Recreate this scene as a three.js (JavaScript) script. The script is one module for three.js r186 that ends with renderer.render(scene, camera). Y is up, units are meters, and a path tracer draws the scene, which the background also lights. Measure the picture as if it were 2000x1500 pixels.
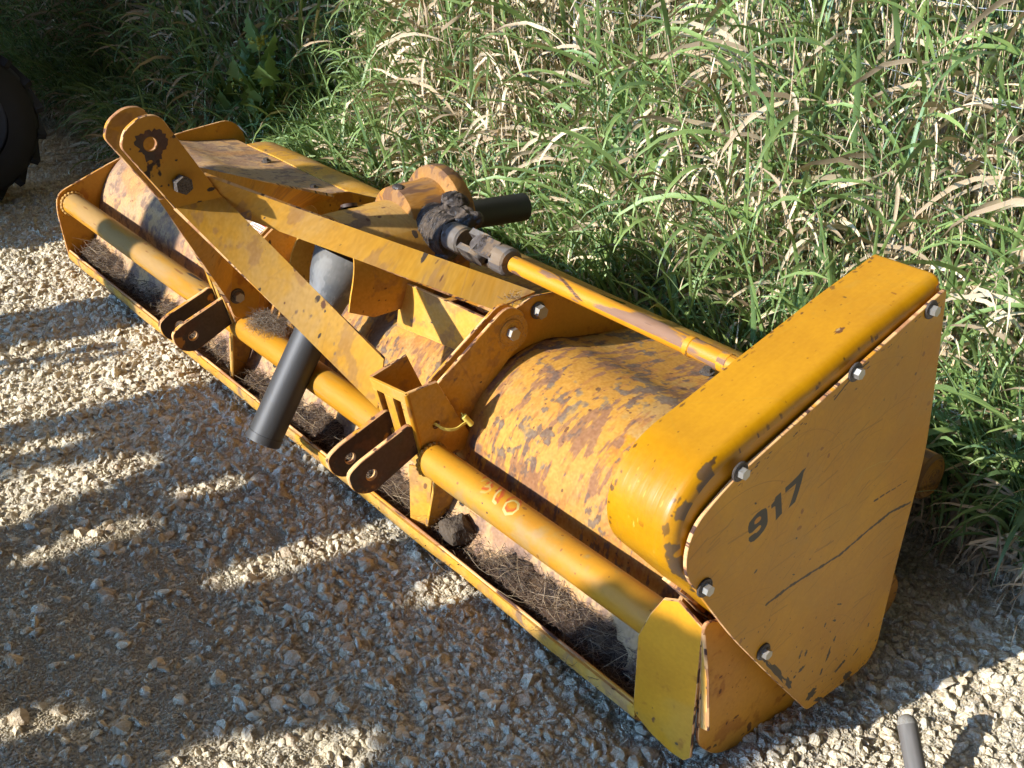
import * as THREE from 'three';
import { Sky } from 'three/addons/objects/Sky.js';
import { mergeGeometries, mergeVertices, toCreasedNormals } from 'three/addons/utils/BufferGeometryUtils.js';

// ---------------------------------------------------------------- camera, sky, sun, exposure
const scene = new THREE.Scene();
const W = 1024, HGT = 768;
const CAM = new THREE.Vector3(0, 1.25, 0);
const FOC = 2150;                                                   // focal length in pixels of the 2000 x 1500 photograph
const camera = new THREE.PerspectiveCamera(2 * Math.atan(750 / FOC) * 180 / Math.PI, W / HGT, 0.05, 4000);
const cRight = new THREE.Vector3(0.6313, 0, -0.7755), cDown = new THREE.Vector3(0.3677, -0.8804, 0.2994), cFwd = new THREE.Vector3(-0.6828, -0.4742, -0.5558);
camera.position.copy(CAM);
camera.lookAt(CAM.clone().add(cFwd));
scene.add(camera);

const TO_SUN = new THREE.Vector3(-0.21, 0.47, 1.0).normalize();      // read from the shadows on the ground
const sky = new Sky();
sky.scale.setScalar(2000);
sky.name = 'sky';
sky.userData = { kind: 'structure', label: 'clear blue daytime sky dome', category: 'sky' };
Object.assign(sky.material.uniforms.turbidity, { value: 10 });
sky.material.uniforms.rayleigh.value = 0.1;
sky.material.uniforms.mieCoefficient.value = 0.004;
sky.material.uniforms.sunPosition.value.copy(TO_SUN);
scene.add(sky);
scene.environmentIntensity = 0.3;

const sun = new THREE.DirectionalLight(new THREE.Color(1, 0.95, 0.86), 5.0);
sun.position.copy(TO_SUN).multiplyScalar(20).add(new THREE.Vector3(-2, 0, -1));
sun.target.position.set(-2, 0, -1);
sun.castShadow = true;
sun.shadow.mapSize.set(4096, 4096);
Object.assign(sun.shadow.camera, { left: -9, right: 9, top: 9, bottom: -9, near: 1, far: 60 });
sun.name = 'sun_light';
scene.add(sun, sun.target);

const renderer = new THREE.WebGLRenderer({ antialias: true });
renderer.setSize(W, HGT);
renderer.toneMapping = THREE.LinearToneMapping;
renderer.toneMappingExposure = 1.72;
renderer.shadowMap.enabled = true;

// ---------------------------------------------------------------- helpers
function mulberry(a) { return () => { a |= 0; a = a + 0x6D2B79F5 | 0; let t = Math.imul(a ^ a >>> 15, 1 | a); t = t + Math.imul(t ^ t >>> 7, 61 | t) ^ t; return ((t ^ t >>> 14) >>> 0) / 4294967296; }; }
const rnd = mulberry(917);
const rr = (a, b) => a + (b - a) * rnd();
const V = (x, y, z) => new THREE.Vector3(x, y, z);
const clamp = (v, a = 0, b = 1) => Math.min(b, Math.max(a, v));
const sstep = (a, b, v) => { const t = clamp((v - a) / (b - a)); return t * t * (3 - 2 * t); };
function rayDir(u, v) { return cRight.clone().multiplyScalar(u - 1000).addScaledVector(cDown, v - 750).addScaledVector(cFwd, FOC); }
function onX(u, v, x) { const d = rayDir(u, v); return CAM.clone().addScaledVector(d, x / d.x); }
function onY(u, v, y) { const d = rayDir(u, v); return CAM.clone().addScaledVector(d, (y - CAM.y) / d.y); }
function onZ(u, v, z) { const d = rayDir(u, v); return CAM.clone().addScaledVector(d, z / d.z); }
function pix(p) { const q = p.clone().sub(CAM); const w = q.dot(cFwd); return [1000 + FOC * q.dot(cRight) / w, 750 + FOC * q.dot(cDown) / w, w]; }

// ---- noise bank: periodic value noise, one field for each period
const NS = 1024;
const bank = {};
function field(period, seed = 1) {
  const key = period + '_' + seed;
  if (bank[key]) return bank[key];
  const r = mulberry(period * 131 + seed * 7919), g = new Float32Array(period * period);
  for (let i = 0; i < g.length; i++) g[i] = r();
  const out = new Float32Array(NS * NS), s = period / NS;
  for (let y = 0; y < NS; y++) {
    const fy = y * s, y0 = fy | 0, ty0 = fy - y0, ty = ty0 * ty0 * (3 - 2 * ty0), ya = (y0 % period) * period, yb = ((y0 + 1) % period) * period;
    for (let x = 0; x < NS; x++) {
      const fx = x * s, x0 = fx | 0, tx0 = fx - x0, tx = tx0 * tx0 * (3 - 2 * tx0), xa = x0 % period, xb = (x0 + 1) % period;
      const a = g[ya + xa] + (g[ya + xb] - g[ya + xa]) * tx, b = g[yb + xa] + (g[yb + xb] - g[yb + xa]) * tx;
      out[y * NS + x] = a + (b - a) * ty;
    }
  }
  return bank[key] = out;
}
function fbmField(p0, oct, seed = 1, gain = 0.55) {
  const key = 'f' + [p0, oct, seed, gain].join('_');
  if (bank[key]) return bank[key];
  const out = new Float32Array(NS * NS);
  let amp = 1, tot = 0, p = p0;
  for (let o = 0; o < oct; o++) { const f = field(p, seed + o); for (let i = 0; i < out.length; i++) out[i] += f[i] * amp; tot += amp; amp *= gain; p *= 2; }
  for (let i = 0; i < out.length; i++) out[i] /= tot;
  return bank[key] = out;
}
function sampleN(f, u, v) { const x = ((Math.floor(u * NS) % NS) + NS) % NS, y = ((Math.floor(v * NS) % NS) + NS) % NS; return f[y * NS + x]; }
// height noise for the terrain (not periodic lookups: bilinear in the bank)
function hN(f, u, v) {
  u = (u - Math.floor(u)) * NS; v = (v - Math.floor(v)) * NS;
  const x0 = u | 0, y0 = v | 0, tx = u - x0, ty = v - y0, x1 = (x0 + 1) % NS, y1 = (y0 + 1) % NS;
  const a = f[y0 * NS + x0], b = f[y0 * NS + x1], c = f[y1 * NS + x0], d = f[y1 * NS + x1];
  return a + (b - a) * tx + (c - a) * ty + (a - b - c + d) * tx * ty;
}

function tex(data, srgb) {
  const n = Math.sqrt(data.length / 4), t = new THREE.DataTexture(data, n, n, THREE.RGBAFormat);
  t.wrapS = t.wrapT = THREE.RepeatWrapping; t.magFilter = THREE.LinearFilter; t.minFilter = THREE.LinearMipmapLinearFilter; t.generateMipmaps = true;
  if (srgb) t.colorSpace = THREE.SRGBColorSpace;
  t.needsUpdate = true;
  return t;
}
// layers: [colour sRGB, roughness, mask(i) -> 0..1]; the first is the ground coat
function layered(coat, rough, layers, speckle = 6, seed = 5) {
  const col = new Uint8Array(NS * NS * 4), rgh = new Uint8Array(NS * NS * 4), fine = field(256, seed), mid = fbmField(8, 5, seed + 2);
  for (let i = 0; i < NS * NS; i++) {
    let r = coat[0], g = coat[1], b = coat[2], k = rough;
    const v = (mid[i] - 0.5) * 2;
    r *= 1 + 0.10 * v; g *= 1 + 0.13 * v; b *= 1 + 0.13 * v;
    for (const [c, kr, m] of layers) { const a = m(i); if (a > 0) { r += (c[0] - r) * a; g += (c[1] - g) * a; b += (c[2] - b) * a; k += (kr - k) * a; } }
    const s = (fine[i] - 0.5) * speckle;
    col[i * 4] = clamp(r + s, 0, 255); col[i * 4 + 1] = clamp(g + s, 0, 255); col[i * 4 + 2] = clamp(b + s, 0, 255); col[i * 4 + 3] = 255;
    const kk = clamp(k + (mid[i] - 0.5) * 0.15, 0.05, 1) * 255; rgh[i * 4] = rgh[i * 4 + 1] = rgh[i * 4 + 2] = kk; rgh[i * 4 + 3] = 255;
  }
  const half = new Uint8Array(NS * NS);                              // roughness at half size
  for (let y = 0; y < NS / 2; y++) for (let x = 0; x < NS / 2; x++) for (let k = 0; k < 4; k++) half[(y * NS / 2 + x) * 4 + k] = rgh[(y * 2 * NS + x * 2) * 4 + k];
  return { map: tex(col, true), roughnessMap: tex(half, false) };
}
function scratchMask(n, seed, lenA, lenB, wid, angle = null, spread = 3.2) {
  const m = new Float32Array(NS * NS), r = mulberry(seed);
  for (let k = 0; k < n; k++) {
    let x = r() * NS, y = r() * NS, a = angle === null ? r() * 6.283 : angle + (r() - 0.5) * spread; const L = lenA + r() * (lenB - lenA), w = wid * (0.5 + r()), st = 0.4 + 0.6 * r();
    const da = (r() - 0.5) * 0.01;
    for (let s = 0; s < L; s++) {
      x += Math.cos(a); y += Math.sin(a); a += da;
      for (let q = -Math.ceil(w); q <= Math.ceil(w); q++) {
        const xx = ((x - Math.sin(a) * q | 0) % NS + NS) % NS, yy = ((y + Math.cos(a) * q | 0) % NS + NS) % NS;
        m[yy * NS + xx] = Math.max(m[yy * NS + xx], st * clamp(w + 0.5 - Math.abs(q)));
      }
    }
  }
  return m;
}
function spotMask(n, seed, r0, r1) {
  const m = new Float32Array(NS * NS), r = mulberry(seed), nz = fbmField(32, 4, 3);
  for (let k = 0; k < n; k++) {
    const cx = r() * NS, cy = r() * NS, R = r0 + (r1 - r0) * Math.pow(r(), 3), ex = 0.6 + 0.8 * r();
    for (let y = -R * 2 | 0; y <= R * 2; y++) for (let x = -R * 2 | 0; x <= R * 2; x++) {
      const xx = ((cx + x | 0) % NS + NS) % NS, yy = ((cy + y | 0) % NS + NS) % NS, i = yy * NS + xx;
      const d = Math.hypot(x * ex, y / ex) / R + (nz[i] - 0.5) * 2.2;
      if (d < 1) m[i] = 1;
    }
  }
  return m;
}

// ---------------------------------------------------------------- materials
const N8 = fbmField(8, 6, 11), N4 = fbmField(4, 6, 21), N16 = fbmField(16, 5, 31), N32 = fbmField(32, 5, 41), N64 = fbmField(64, 4, 51), N4b = fbmField(4, 6, 61, 0.62);
const scrA = scratchMask(90, 3, 20, 160, 0.9), scrB = scratchMask(60, 9, 30, 260, 0.7), spotA = spotMask(240, 4, 1.5, 9), spotB = spotMask(120, 8, 2, 22), spotC = spotMask(700, 12, 1, 4), spotD = spotMask(160, 14, 1.2, 6);
const YEL = [228, 162, 6], DUSTC = [198, 158, 98], RUST = [96, 58, 40], PRIMER = [118, 96, 78], BARE = [70, 58, 50];
const T = {};
T.clean = layered(YEL, 0.42, [
  [[222, 148, 14], 0.5, i => 0.5 * sstep(0.50, 0.66, N4[i])],
  [[214, 158, 66], 0.7, i => 0.45 * sstep(0.60, 0.70, N8[i] * 0.7 + N64[i] * 0.3)],
  [[210, 164, 84], 0.7, i => 0.45 * scrB[i]],
  [[150, 88, 22], 0.8, i => 0.7 * spotC[i] * sstep(0.52, 0.6, N8[i])],
  [[110, 76, 44], 0.8, i => 0.8 * spotD[i] * sstep(0.56, 0.6, N16[i])]], 8, 5);
T.orange = layered([208, 144, 14], 0.55, [
  [[196, 146, 56], 0.75, i => 0.5 * sstep(0.48, 0.66, N8[i])],
  [[150, 84, 24], 0.8, i => 0.45 * sstep(0.55, 0.66, N16[i] * 0.6 + N64[i] * 0.4)],
  [RUST, 0.9, i => 0.8 * spotC[i] * sstep(0.48, 0.55, N16[i])],
  [BARE, 0.85, i => 0.8 * spotD[i] * sstep(0.55, 0.6, N16[i])]], 9, 33);
T.tubeY = layered([232, 164, 24], 0.5, [
  [[196, 160, 104], 0.85, i => 0.9 * sstep(0.44, 0.58, N4[i] * 0.5 + N16[i] * 0.3 + N64[i] * 0.2)],
  [[150, 95, 40], 0.8, i => 0.7 * spotC[i]],
  [BARE, 0.8, i => spotA[i] * sstep(0.55, 0.6, N16[i])]], 6, 6);
T.dusty = layered([210, 150, 34], 0.62, [
  [DUSTC, 0.85, i => 0.8 * sstep(0.34, 0.64, N8[i] * 0.45 + N4b[i] * 0.4 + N64[i] * 0.15)],
  [[214, 152, 24], 0.5, i => 0.6 * sstep(0.585, 0.65, N4b[i])],
  [[172, 124, 72], 0.9, i => 0.5 * scrA[i]],
  [[160, 116, 76], 0.9, i => 0.5 * sstep(0.56, 0.66, N32[i])],
  [[132, 104, 80], 0.9, i => 0.8 * spotB[i] * sstep(0.53, 0.6, N32[i])],
  [BARE, 0.85, i => 0.9 * spotD[i] * sstep(0.5, 0.56, N16[i])],
  [RUST, 0.9, i => 0.7 * spotC[i] * sstep(0.53, 0.6, N8[i])]], 14, 7);
const streak = new Float32Array(NS * NS); for (let y = 0; y < NS; y++) for (let x = 0; x < NS; x++) streak[y * NS + x] = N64[(((y >> 1) + (x >> 2)) % NS) * NS + (x * 2) % NS] * 0.5 + N32[((y >> 1) % NS) * NS + (x * 2) % NS] * 0.5;
T.drum = layered([214, 152, 58], 0.72, [
  [[200, 158, 98], 0.85, i => 0.8 * sstep(0.44, 0.60, N4b[i] * 0.6 + N32[i] * 0.4)],
  [[228, 154, 20], 0.55, i => 0.95 * sstep(0.62, 0.65, N4[i] * 0.85 + N64[i] * 0.15)],
  [[194, 126, 66], 0.9, i => 0.6 * sstep(0.49, 0.58, streak[i])],
  [[160, 112, 84], 0.9, i => 0.8 * sstep(0.525, 0.57, streak[i] * 0.6 + N16[i] * 0.4)],
  [[128, 100, 86], 0.92, i => 0.9 * sstep(0.545, 0.585, streak[i] * 0.4 + N8[i] * 0.35 + N64[i] * 0.25)],
  [[150, 128, 108], 0.92, i => 0.6 * sstep(0.60, 0.66, N8[i] * 0.6 + N64[i] * 0.4)],
  [[108, 66, 44], 0.95, i => 0.8 * spotC[i] * sstep(0.45, 0.55, N8[i])],
  [[96, 64, 46], 0.95, i => 0.7 * spotD[i]]], 24, 8);
T.drumGrey = layered([196, 164, 124], 0.85, [
  [[216, 166, 104], 0.8, i => 0.7 * sstep(0.46, 0.62, N8[i])],
  [[164, 130, 108], 0.9, i => 0.75 * sstep(0.47, 0.62, N16[i] * 0.6 + N64[i] * 0.4)],
  [[132, 108, 96], 0.9, i => 0.7 * sstep(0.53, 0.64, N32[i] * 0.6 + N64[i] * 0.4)],
  [[212, 150, 80], 0.8, i => 0.5 * sstep(0.56, 0.64, N4[i])],
  [[118, 80, 58], 0.95, i => 0.6 * spotC[i]]], 20, 9);
T.rusty = layered([78, 54, 42], 0.78, [
  [[104, 68, 46], 0.9, i => sstep(0.45, 0.6, N16[i])],
  [[58, 44, 38], 0.6, i => sstep(0.5, 0.6, N8[i])],
  [[168, 112, 40], 0.7, i => sstep(0.555, 0.59, N4[i] * 0.7 + N32[i] * 0.3)],
  [[44, 34, 30], 0.9, i => 0.8 * spotC[i]]], 10, 10);
T.mast = layered([206, 144, 16], 0.55, [
  [DUSTC, 0.85, i => 0.4 * sstep(0.5, 0.66, N8[i])],
  [[62, 46, 36], 0.8, i => sstep(0.60, 0.62, N8[i] * 0.6 + N32[i] * 0.4)],
  [BARE, 0.85, i => spotA[i]],
  [RUST, 0.9, i => 0.8 * spotC[i]]], 7, 13);
T.edge = layered([222, 172, 112], 0.75, [
  [[172, 120, 76], 0.85, i => sstep(0.5, 0.6, N32[i])],
  [[206, 140, 40], 0.6, i => sstep(0.56, 0.62, N16[i])],
  [[80, 52, 38], 0.9, i => sstep(0.6, 0.64, N64[i])]], 10, 14);
T.casting = layered([190, 128, 40], 0.7, [
  [[160, 118, 74], 0.9, i => 0.8 * sstep(0.42, 0.6, N8[i])],
  [[120, 84, 60], 0.9, i => 0.8 * sstep(0.54, 0.62, N32[i])],
  [[88, 60, 44], 0.9, i => 0.8 * spotA[i]],
  [[110, 76, 30], 0.9, i => 0.6 * spotC[i]]], 12, 15);
T.pipe = layered([228, 154, 20], 0.5, [
  [[150, 112, 84], 0.85, i => sstep(0.53, 0.57, N16[i] * 0.6 + N64[i] * 0.4)],
  [[90, 60, 40], 0.85, i => sstep(0.3, 0.6, scrA[i])],
  [[120, 84, 60], 0.9, i => spotA[i]]], 8, 16);
T.steel = layered([120, 112, 104], 0.6, [
  [[84, 74, 68], 0.8, i => sstep(0.45, 0.6, N16[i])],
  [[150, 120, 84], 0.9, i => 0.6 * sstep(0.56, 0.62, N32[i])]], 12, 17);
const TUBEC = new THREE.Color(0.54, 0.50, 0.40), PAINT = new THREE.Color(0.72, 0.72, 0.72);
function mat(t, o = {}) { return new THREE.MeshStandardMaterial({ map: t.map, roughnessMap: t.roughnessMap, roughness: 1, metalness: 0, color: PAINT, ...o }); }
const flat = (rgb, rough, o = {}) => new THREE.MeshStandardMaterial({ color: new THREE.Color().setRGB(rgb[0] / 255, rgb[1] / 255, rgb[2] / 255, THREE.SRGBColorSpace), roughness: rough, ...o });
const bumpTex = (f) => { const d = new Uint8Array(NS * NS * 4); for (let i = 0; i < NS * NS; i++) { d[i * 4] = d[i * 4 + 1] = d[i * 4 + 2] = f[i] * 255; d[i * 4 + 3] = 255; } return tex(d, false); };
const bumpFine = bumpTex(N64), bumpMid = bumpTex(N16), bumpSoft = bumpTex(N8);
const M = {
  orange: mat(T.orange, { color: new THREE.Color(0.85, 0.85, 0.85) }), clean: new THREE.MeshPhysicalMaterial({ specularIntensity: 0.6, color: new THREE.Color(0.64, 0.62, 0.5), map: T.clean.map, roughnessMap: T.clean.roughnessMap, roughness: 1, clearcoat: 0.12, clearcoatRoughness: 0.3, bumpMap: bumpSoft, bumpScale: 0.0015 }),
  tube: mat(T.tubeY, { color: TUBEC, bumpMap: bumpMid, bumpScale: 0.0008 }), dusty: mat(T.dusty, { color: new THREE.Color(0.86, 0.86, 0.88), bumpMap: bumpMid, bumpScale: 0.0008 }), drum: mat(T.drum, { color: new THREE.Color(0.62, 0.62, 0.54), bumpMap: bumpFine, bumpScale: 0.001 }), drumGrey: mat(T.drumGrey, { color: new THREE.Color(0.72, 0.68, 0.62), bumpMap: bumpFine, bumpScale: 0.001 }),
  rusty: mat(T.rusty, { color: new THREE.Color(1, 1, 1), bumpMap: bumpFine, bumpScale: 0.001 }), mast: mat(T.mast), edge: mat(T.edge, { color: new THREE.Color(0.9, 0.9, 0.9) }), casting: mat(T.casting, { bumpMap: bumpFine, bumpScale: 0.002 }), pipe: mat(T.pipe), steel: mat(T.steel, { bumpMap: bumpFine, bumpScale: 0.002 }),
  zinc: flat([168, 162, 150], 0.42, { metalness: 0.75 }), boltDirty: mat(T.rusty), black: new THREE.MeshPhysicalMaterial({ color: new THREE.Color().setRGB(0.038, 0.036, 0.033), roughness: 0.55, bumpMap: bumpFine, bumpScale: 0.0004 }),
  greyPlastic: mat(layered([128, 128, 124], 0.55, [[[98, 99, 98], 0.6, i => sstep(0.5, 0.6, N32[i])], [[160, 157, 150], 0.7, i => 0.8 * scrA[i]], [[150, 140, 124], 0.9, i => 0.4 * sstep(0.5, 0.65, N8[i])]], 10, 18)),
  grease: mat(layered([84, 72, 62], 0.85, [[[50, 43, 39], 0.5, i => sstep(0.46, 0.56, N32[i])], [[122, 106, 90], 0.95, i => 0.7 * sstep(0.56, 0.64, N64[i])]], 20, 29), { bumpMap: bumpFine, bumpScale: 0.006 }), rubber: flat([34, 34, 37], 0.8), dirtDark: flat([46, 36, 28], 1),
};

// ---------------------------------------------------------------- geometry helpers
function crease(g, a) { const h = g.clone().scale(800, 800, 800); const c = toCreasedNormals(h, a); return c.scale(1 / 800, 1 / 800, 1 / 800); }   // the addon merges points closer than a centimetre
function boxUV(geo, scale = 1, ox = 0, oy = 0) {
  if (geo.index) { const g = geo.toNonIndexed(); g.groups = geo.groups.slice(); geo = g; }
  const p = geo.attributes.position, n = geo.attributes.normal, uv = new Float32Array(p.count * 2);
  for (let i = 0; i < p.count; i += 3) {
    let ax = 0, ay = 0, az = 0;
    for (let k = 0; k < 3; k++) { ax += Math.abs(n.getX(i + k)); ay += Math.abs(n.getY(i + k)); az += Math.abs(n.getZ(i + k)); }
    for (let k = 0; k < 3; k++) {
      const x = p.getX(i + k), y = p.getY(i + k), z = p.getZ(i + k); let u, v;
      if (ax >= ay && ax >= az) { u = z; v = y; } else if (ay >= az) { u = x; v = z + 0.37; } else { u = x + 0.21; v = y + 0.11; }
      uv[(i + k) * 2] = u * scale + ox; uv[(i + k) * 2 + 1] = v * scale + oy;
    }
  }
  geo.setAttribute('uv', new THREE.BufferAttribute(uv, 2));
  return geo;
}
// plate lying in a plane of constant x: outline in (z, y)
function plateX(pts, x0, x1, holes = [], bevel = 0.0012) {
  const s = new THREE.Shape(pts.map(([z, y]) => new THREE.Vector2(-z, y)));
  for (const [z, y, r] of holes) { const h = new THREE.Path(); h.absarc(-z, y, r, 0, Math.PI * 2, true); s.holes.push(h); }
  const g = new THREE.ExtrudeGeometry(s, { depth: Math.max(0.0005, x1 - x0 - 2 * bevel), bevelEnabled: bevel > 0, bevelThickness: bevel, bevelSize: bevel, bevelOffset: -bevel, bevelSegments: 1, curveSegments: 20 });
  g.rotateY(Math.PI / 2); g.translate(x0 + bevel, 0, 0);
  return boxUV(g, 1, x0 * 0.7, x0 * 0.3);
}
// flat plate from points in space, thickness goes to both sides
function plate3(pts, t, bevel = 0.001, holes = []) {
  const o = pts[0], e1 = pts[1].clone().sub(o).normalize(); let n = V(0, 0, 0);
  for (let i = 1; i < pts.length - 1; i++) n.add(pts[i].clone().sub(o).cross(pts[i + 1].clone().sub(o)));
  n.normalize(); const e2 = n.clone().cross(e1);
  const s = new THREE.Shape(pts.map(p => { const d = p.clone().sub(o); return new THREE.Vector2(d.dot(e1), d.dot(e2)); }));
  for (const [c, r] of holes) { const d = c.clone().sub(o), h = new THREE.Path(); h.absarc(d.dot(e1), d.dot(e2), r, 0, Math.PI * 2, true); s.holes.push(h); }
  const g = new THREE.ExtrudeGeometry(s, { depth: Math.max(0.0005, t - 2 * bevel), bevelEnabled: true, bevelThickness: bevel, bevelSize: bevel, bevelOffset: -bevel, bevelSegments: 1, curveSegments: 16 });
  g.translate(0, 0, -t / 2 + bevel);
  g.applyMatrix4(new THREE.Matrix4().makeBasis(e1, e2, n).setPosition(o));
  return boxUV(g);
}
function roundCorners(pts, rad, seg = 5) {                          // rounds listed corners of a (z, y) outline: [z, y, r?]
  const out = [], n = pts.length;
  for (let i = 0; i < n; i++) {
    const r = pts[i][2] ?? rad, p = new THREE.Vector2(pts[i][0], pts[i][1]);
    if (!r) { out.push([p.x, p.y]); continue; }
    const a = new THREE.Vector2(pts[(i + n - 1) % n][0], pts[(i + n - 1) % n][1]).sub(p), b = new THREE.Vector2(pts[(i + 1) % n][0], pts[(i + 1) % n][1]).sub(p);
    const k = Math.min(r, a.length() * 0.49, b.length() * 0.49), A = p.clone().addScaledVector(a.normalize(), k), B = p.clone().addScaledVector(b.normalize(), k);
    for (let j = 0; j <= seg; j++) { const t = j / seg, u = 1 - t; out.push([u * u * A.x + 2 * u * t * p.x + t * t * B.x, u * u * A.y + 2 * u * t * p.y + t * t * B.y]); }
  }
  return out;
}
// curved sheet: profile in (z, y) swept along x, with thickness; wave bends the line a little
function sheet(profile, x0, x1, t = 0.004, xs = 12, dent = 0.0, side = 1, inset = null) {
  const P = profile.map(p => new THREE.Vector2(p[0], p[1])), n = P.length, nor = [], arc = [0];
  for (let i = 0; i < n; i++) { const a = P[Math.max(0, i - 1)], b = P[Math.min(n - 1, i + 1)], d = b.clone().sub(a).normalize(); nor.push(new THREE.Vector2(-d.y * side, d.x * side)); if (i) arc.push(arc[i - 1] + P[i].distanceTo(P[i - 1])); }
  const pos = [], uv = [], idx = [], f = N8;
  const layer = (off) => {
    const base = pos.length / 3;
    for (let i = 0; i < n; i++) for (let j = 0; j <= xs; j++) {
      const x = x0 + (x1 - x0) * j / xs, w = off + (dent ? (hN(f, x * 0.6, arc[i] * 0.6 + 0.3) - 0.5) * dent : 0);
      pos.push(x, P[i].y + nor[i].y * w, P[i].x + nor[i].x * w); uv.push(x, arc[i] + P[0].x);
    }
    return base;
  };
  const a = layer(0), b = layer(-t), w = xs + 1;
  const quad = (p, q, r, s) => idx.push(p, q, r, p, r, s);
  for (let i = 0; i < n - 1; i++) for (let j = 0; j < xs; j++) { const o = i * w + j; quad(a + o, a + o + 1, a + o + 1 + w, a + o + w); quad(b + o, b + o + w, b + o + 1 + w, b + o + 1); }
  const g = new THREE.BufferGeometry();
  g.setAttribute('position', new THREE.Float32BufferAttribute(pos, 3)); g.setAttribute('uv', new THREE.Float32BufferAttribute(uv, 2)); g.setIndex(idx); g.computeVertexNormals();
  const parts = [g.toNonIndexed()];
  const rim = (ids) => {                                            // closing strips with their own vertices
    const p = [], u = [];
    for (let k = 0; k < ids.length - 1; k++) { const [a0, b0] = ids[k], [a1, b1] = ids[k + 1]; for (const q of [a0, b0, b1, a0, b1, a1]) { p.push(pos[q * 3], pos[q * 3 + 1], pos[q * 3 + 2]); u.push(uv[q * 2], uv[q * 2 + 1]); } }
    const r = new THREE.BufferGeometry(); r.setAttribute('position', new THREE.Float32BufferAttribute(p, 3)); r.setAttribute('uv', new THREE.Float32BufferAttribute(u, 2)); r.computeVertexNormals(); parts.push(r);
  };
  rim([...Array(w).keys()].map(j => [a + j, b + j])); rim([...Array(w).keys()].map(j => [a + (n - 1) * w + j, b + (n - 1) * w + j]));
  rim([...Array(n).keys()].map(i => [a + i * w, b + i * w])); rim([...Array(n).keys()].map(i => [a + i * w + xs, b + i * w + xs]));
  return mergeGeometries(parts);
}
// twisted flat bar between two edges A0-A1 and B0-B1
function ruled(A0, A1, B0, B1, t, n = 14, ease = false) {
  const rows = [];
  for (let i = 0; i <= n; i++) {
    let s = i / n; const q = ease ? sstep(0, 1, s) : s;
    const c = A0.clone().lerp(B0, s), e = A1.clone().lerp(B1, s);
    if (ease) { const mid = c.clone().add(e).multiplyScalar(0.5), w0 = A1.clone().sub(A0), w1 = B1.clone().sub(B0), w = w0.lerp(w1, q); w.setLength(A0.distanceTo(A1) * (1 - s) + B0.distanceTo(B1) * s); c.copy(mid).addScaledVector(w, -0.5); e.copy(mid).addScaledVector(w, 0.5); }
    rows.push([c, e]);
  }
  const nrm = rows.map((r, i) => { const a = rows[Math.max(0, i - 1)], b = rows[Math.min(n, i + 1)]; return b[0].clone().add(b[1]).sub(a[0]).sub(a[1]).cross(r[1].clone().sub(r[0])).normalize(); });
  const face = [], edge = [];
  const q = (arr, a, b, c, d) => arr.push(a, b, c, a, c, d);
  const P = (i, k, s) => rows[i][k].clone().addScaledVector(nrm[i], s * t / 2);
  for (let i = 0; i < n; i++) {
    q(face, P(i, 0, 1), P(i + 1, 0, 1), P(i + 1, 1, 1), P(i, 1, 1)); q(face, P(i, 0, -1), P(i, 1, -1), P(i + 1, 1, -1), P(i + 1, 0, -1));
    q(edge, P(i, 0, -1), P(i + 1, 0, -1), P(i + 1, 0, 1), P(i, 0, 1)); q(edge, P(i, 1, 1), P(i + 1, 1, 1), P(i + 1, 1, -1), P(i, 1, -1));
  }
  q(edge, P(0, 0, 1), P(0, 1, 1), P(0, 1, -1), P(0, 0, -1)); q(edge, P(n, 0, -1), P(n, 1, -1), P(n, 1, 1), P(n, 0, 1));
  const all = face.concat(edge), g = new THREE.BufferGeometry();
  g.setAttribute('position', new THREE.Float32BufferAttribute(all.flatMap(p => [p.x, p.y, p.z]), 3)); g.computeVertexNormals();
  let c = crease(g, 0.5);
  c.addGroup(0, face.length, 0); c.addGroup(face.length, edge.length, 1);
  const L = A0.distanceTo(B0), uv = [];                              // length and width along the bar
  for (const p of all) { const d = B0.clone().add(B1).sub(A0).sub(A1).normalize(), e = A1.clone().sub(A0).normalize(), o = p.clone().sub(A0); uv.push(o.dot(d) + A0.x, o.dot(e) + A0.y); }
  c.setAttribute('uv', new THREE.Float32BufferAttribute(uv, 2));
  return c;
}
function orient(g, P, Q) {                                           // geometry built along +y from 0 to 1 length units
  const d = Q.clone().sub(P), m = new THREE.Matrix4().makeRotationFromQuaternion(new THREE.Quaternion().setFromUnitVectors(V(0, 1, 0), d.clone().normalize())).setPosition(P);
  return g.applyMatrix4(m);
}
function metricUV(g, r, L, ox = 0) { const uv = g.attributes.uv; for (let i = 0; i < uv.count; i++) uv.setXY(i, uv.getX(i) * r * 6.283 + ox, uv.getY(i) * L + ox); return g; }
function rod(P, Q, r, seg = 28, caps = true, ox = 0, r2 = r) {
  const L = P.distanceTo(Q), c = 0.15 * r;
  const prof = caps ? [[0.0001, 0], [r - c, 0], [r, c], [r2, L - c], [r2 - c, L], [0.0001, L]] : [[r, 0], [r2, L]];
  const g = new THREE.LatheGeometry(prof.map(p => new THREE.Vector2(...p)), seg);
  return orient(metricUV(crease(g, 0.7), r, L, ox + P.x), P, Q);
}
function hollow(P, Q, r, t, seg = 32, ox = 0) {
  const L = P.distanceTo(Q), g = new THREE.LatheGeometry([[r - t, 0], [r, 0], [r, 0.0001], [r, L], [r, L], [r - t, L], [r - t, L - 0.0001], [r - t, 0]].map(p => new THREE.Vector2(...p)), seg);
  return orient(metricUV(crease(g, 0.7), r, L, ox), P, Q);
}
function lathe(prof, P, Q, seg = 32) { const g = new THREE.LatheGeometry(prof.map(p => new THREE.Vector2(...p)), seg); const L = P.distanceTo(Q); return orient(metricUV(crease(g, 0.6), prof.reduce((m, p) => Math.max(m, p[0]), 0), L), P, Q); }
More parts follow.
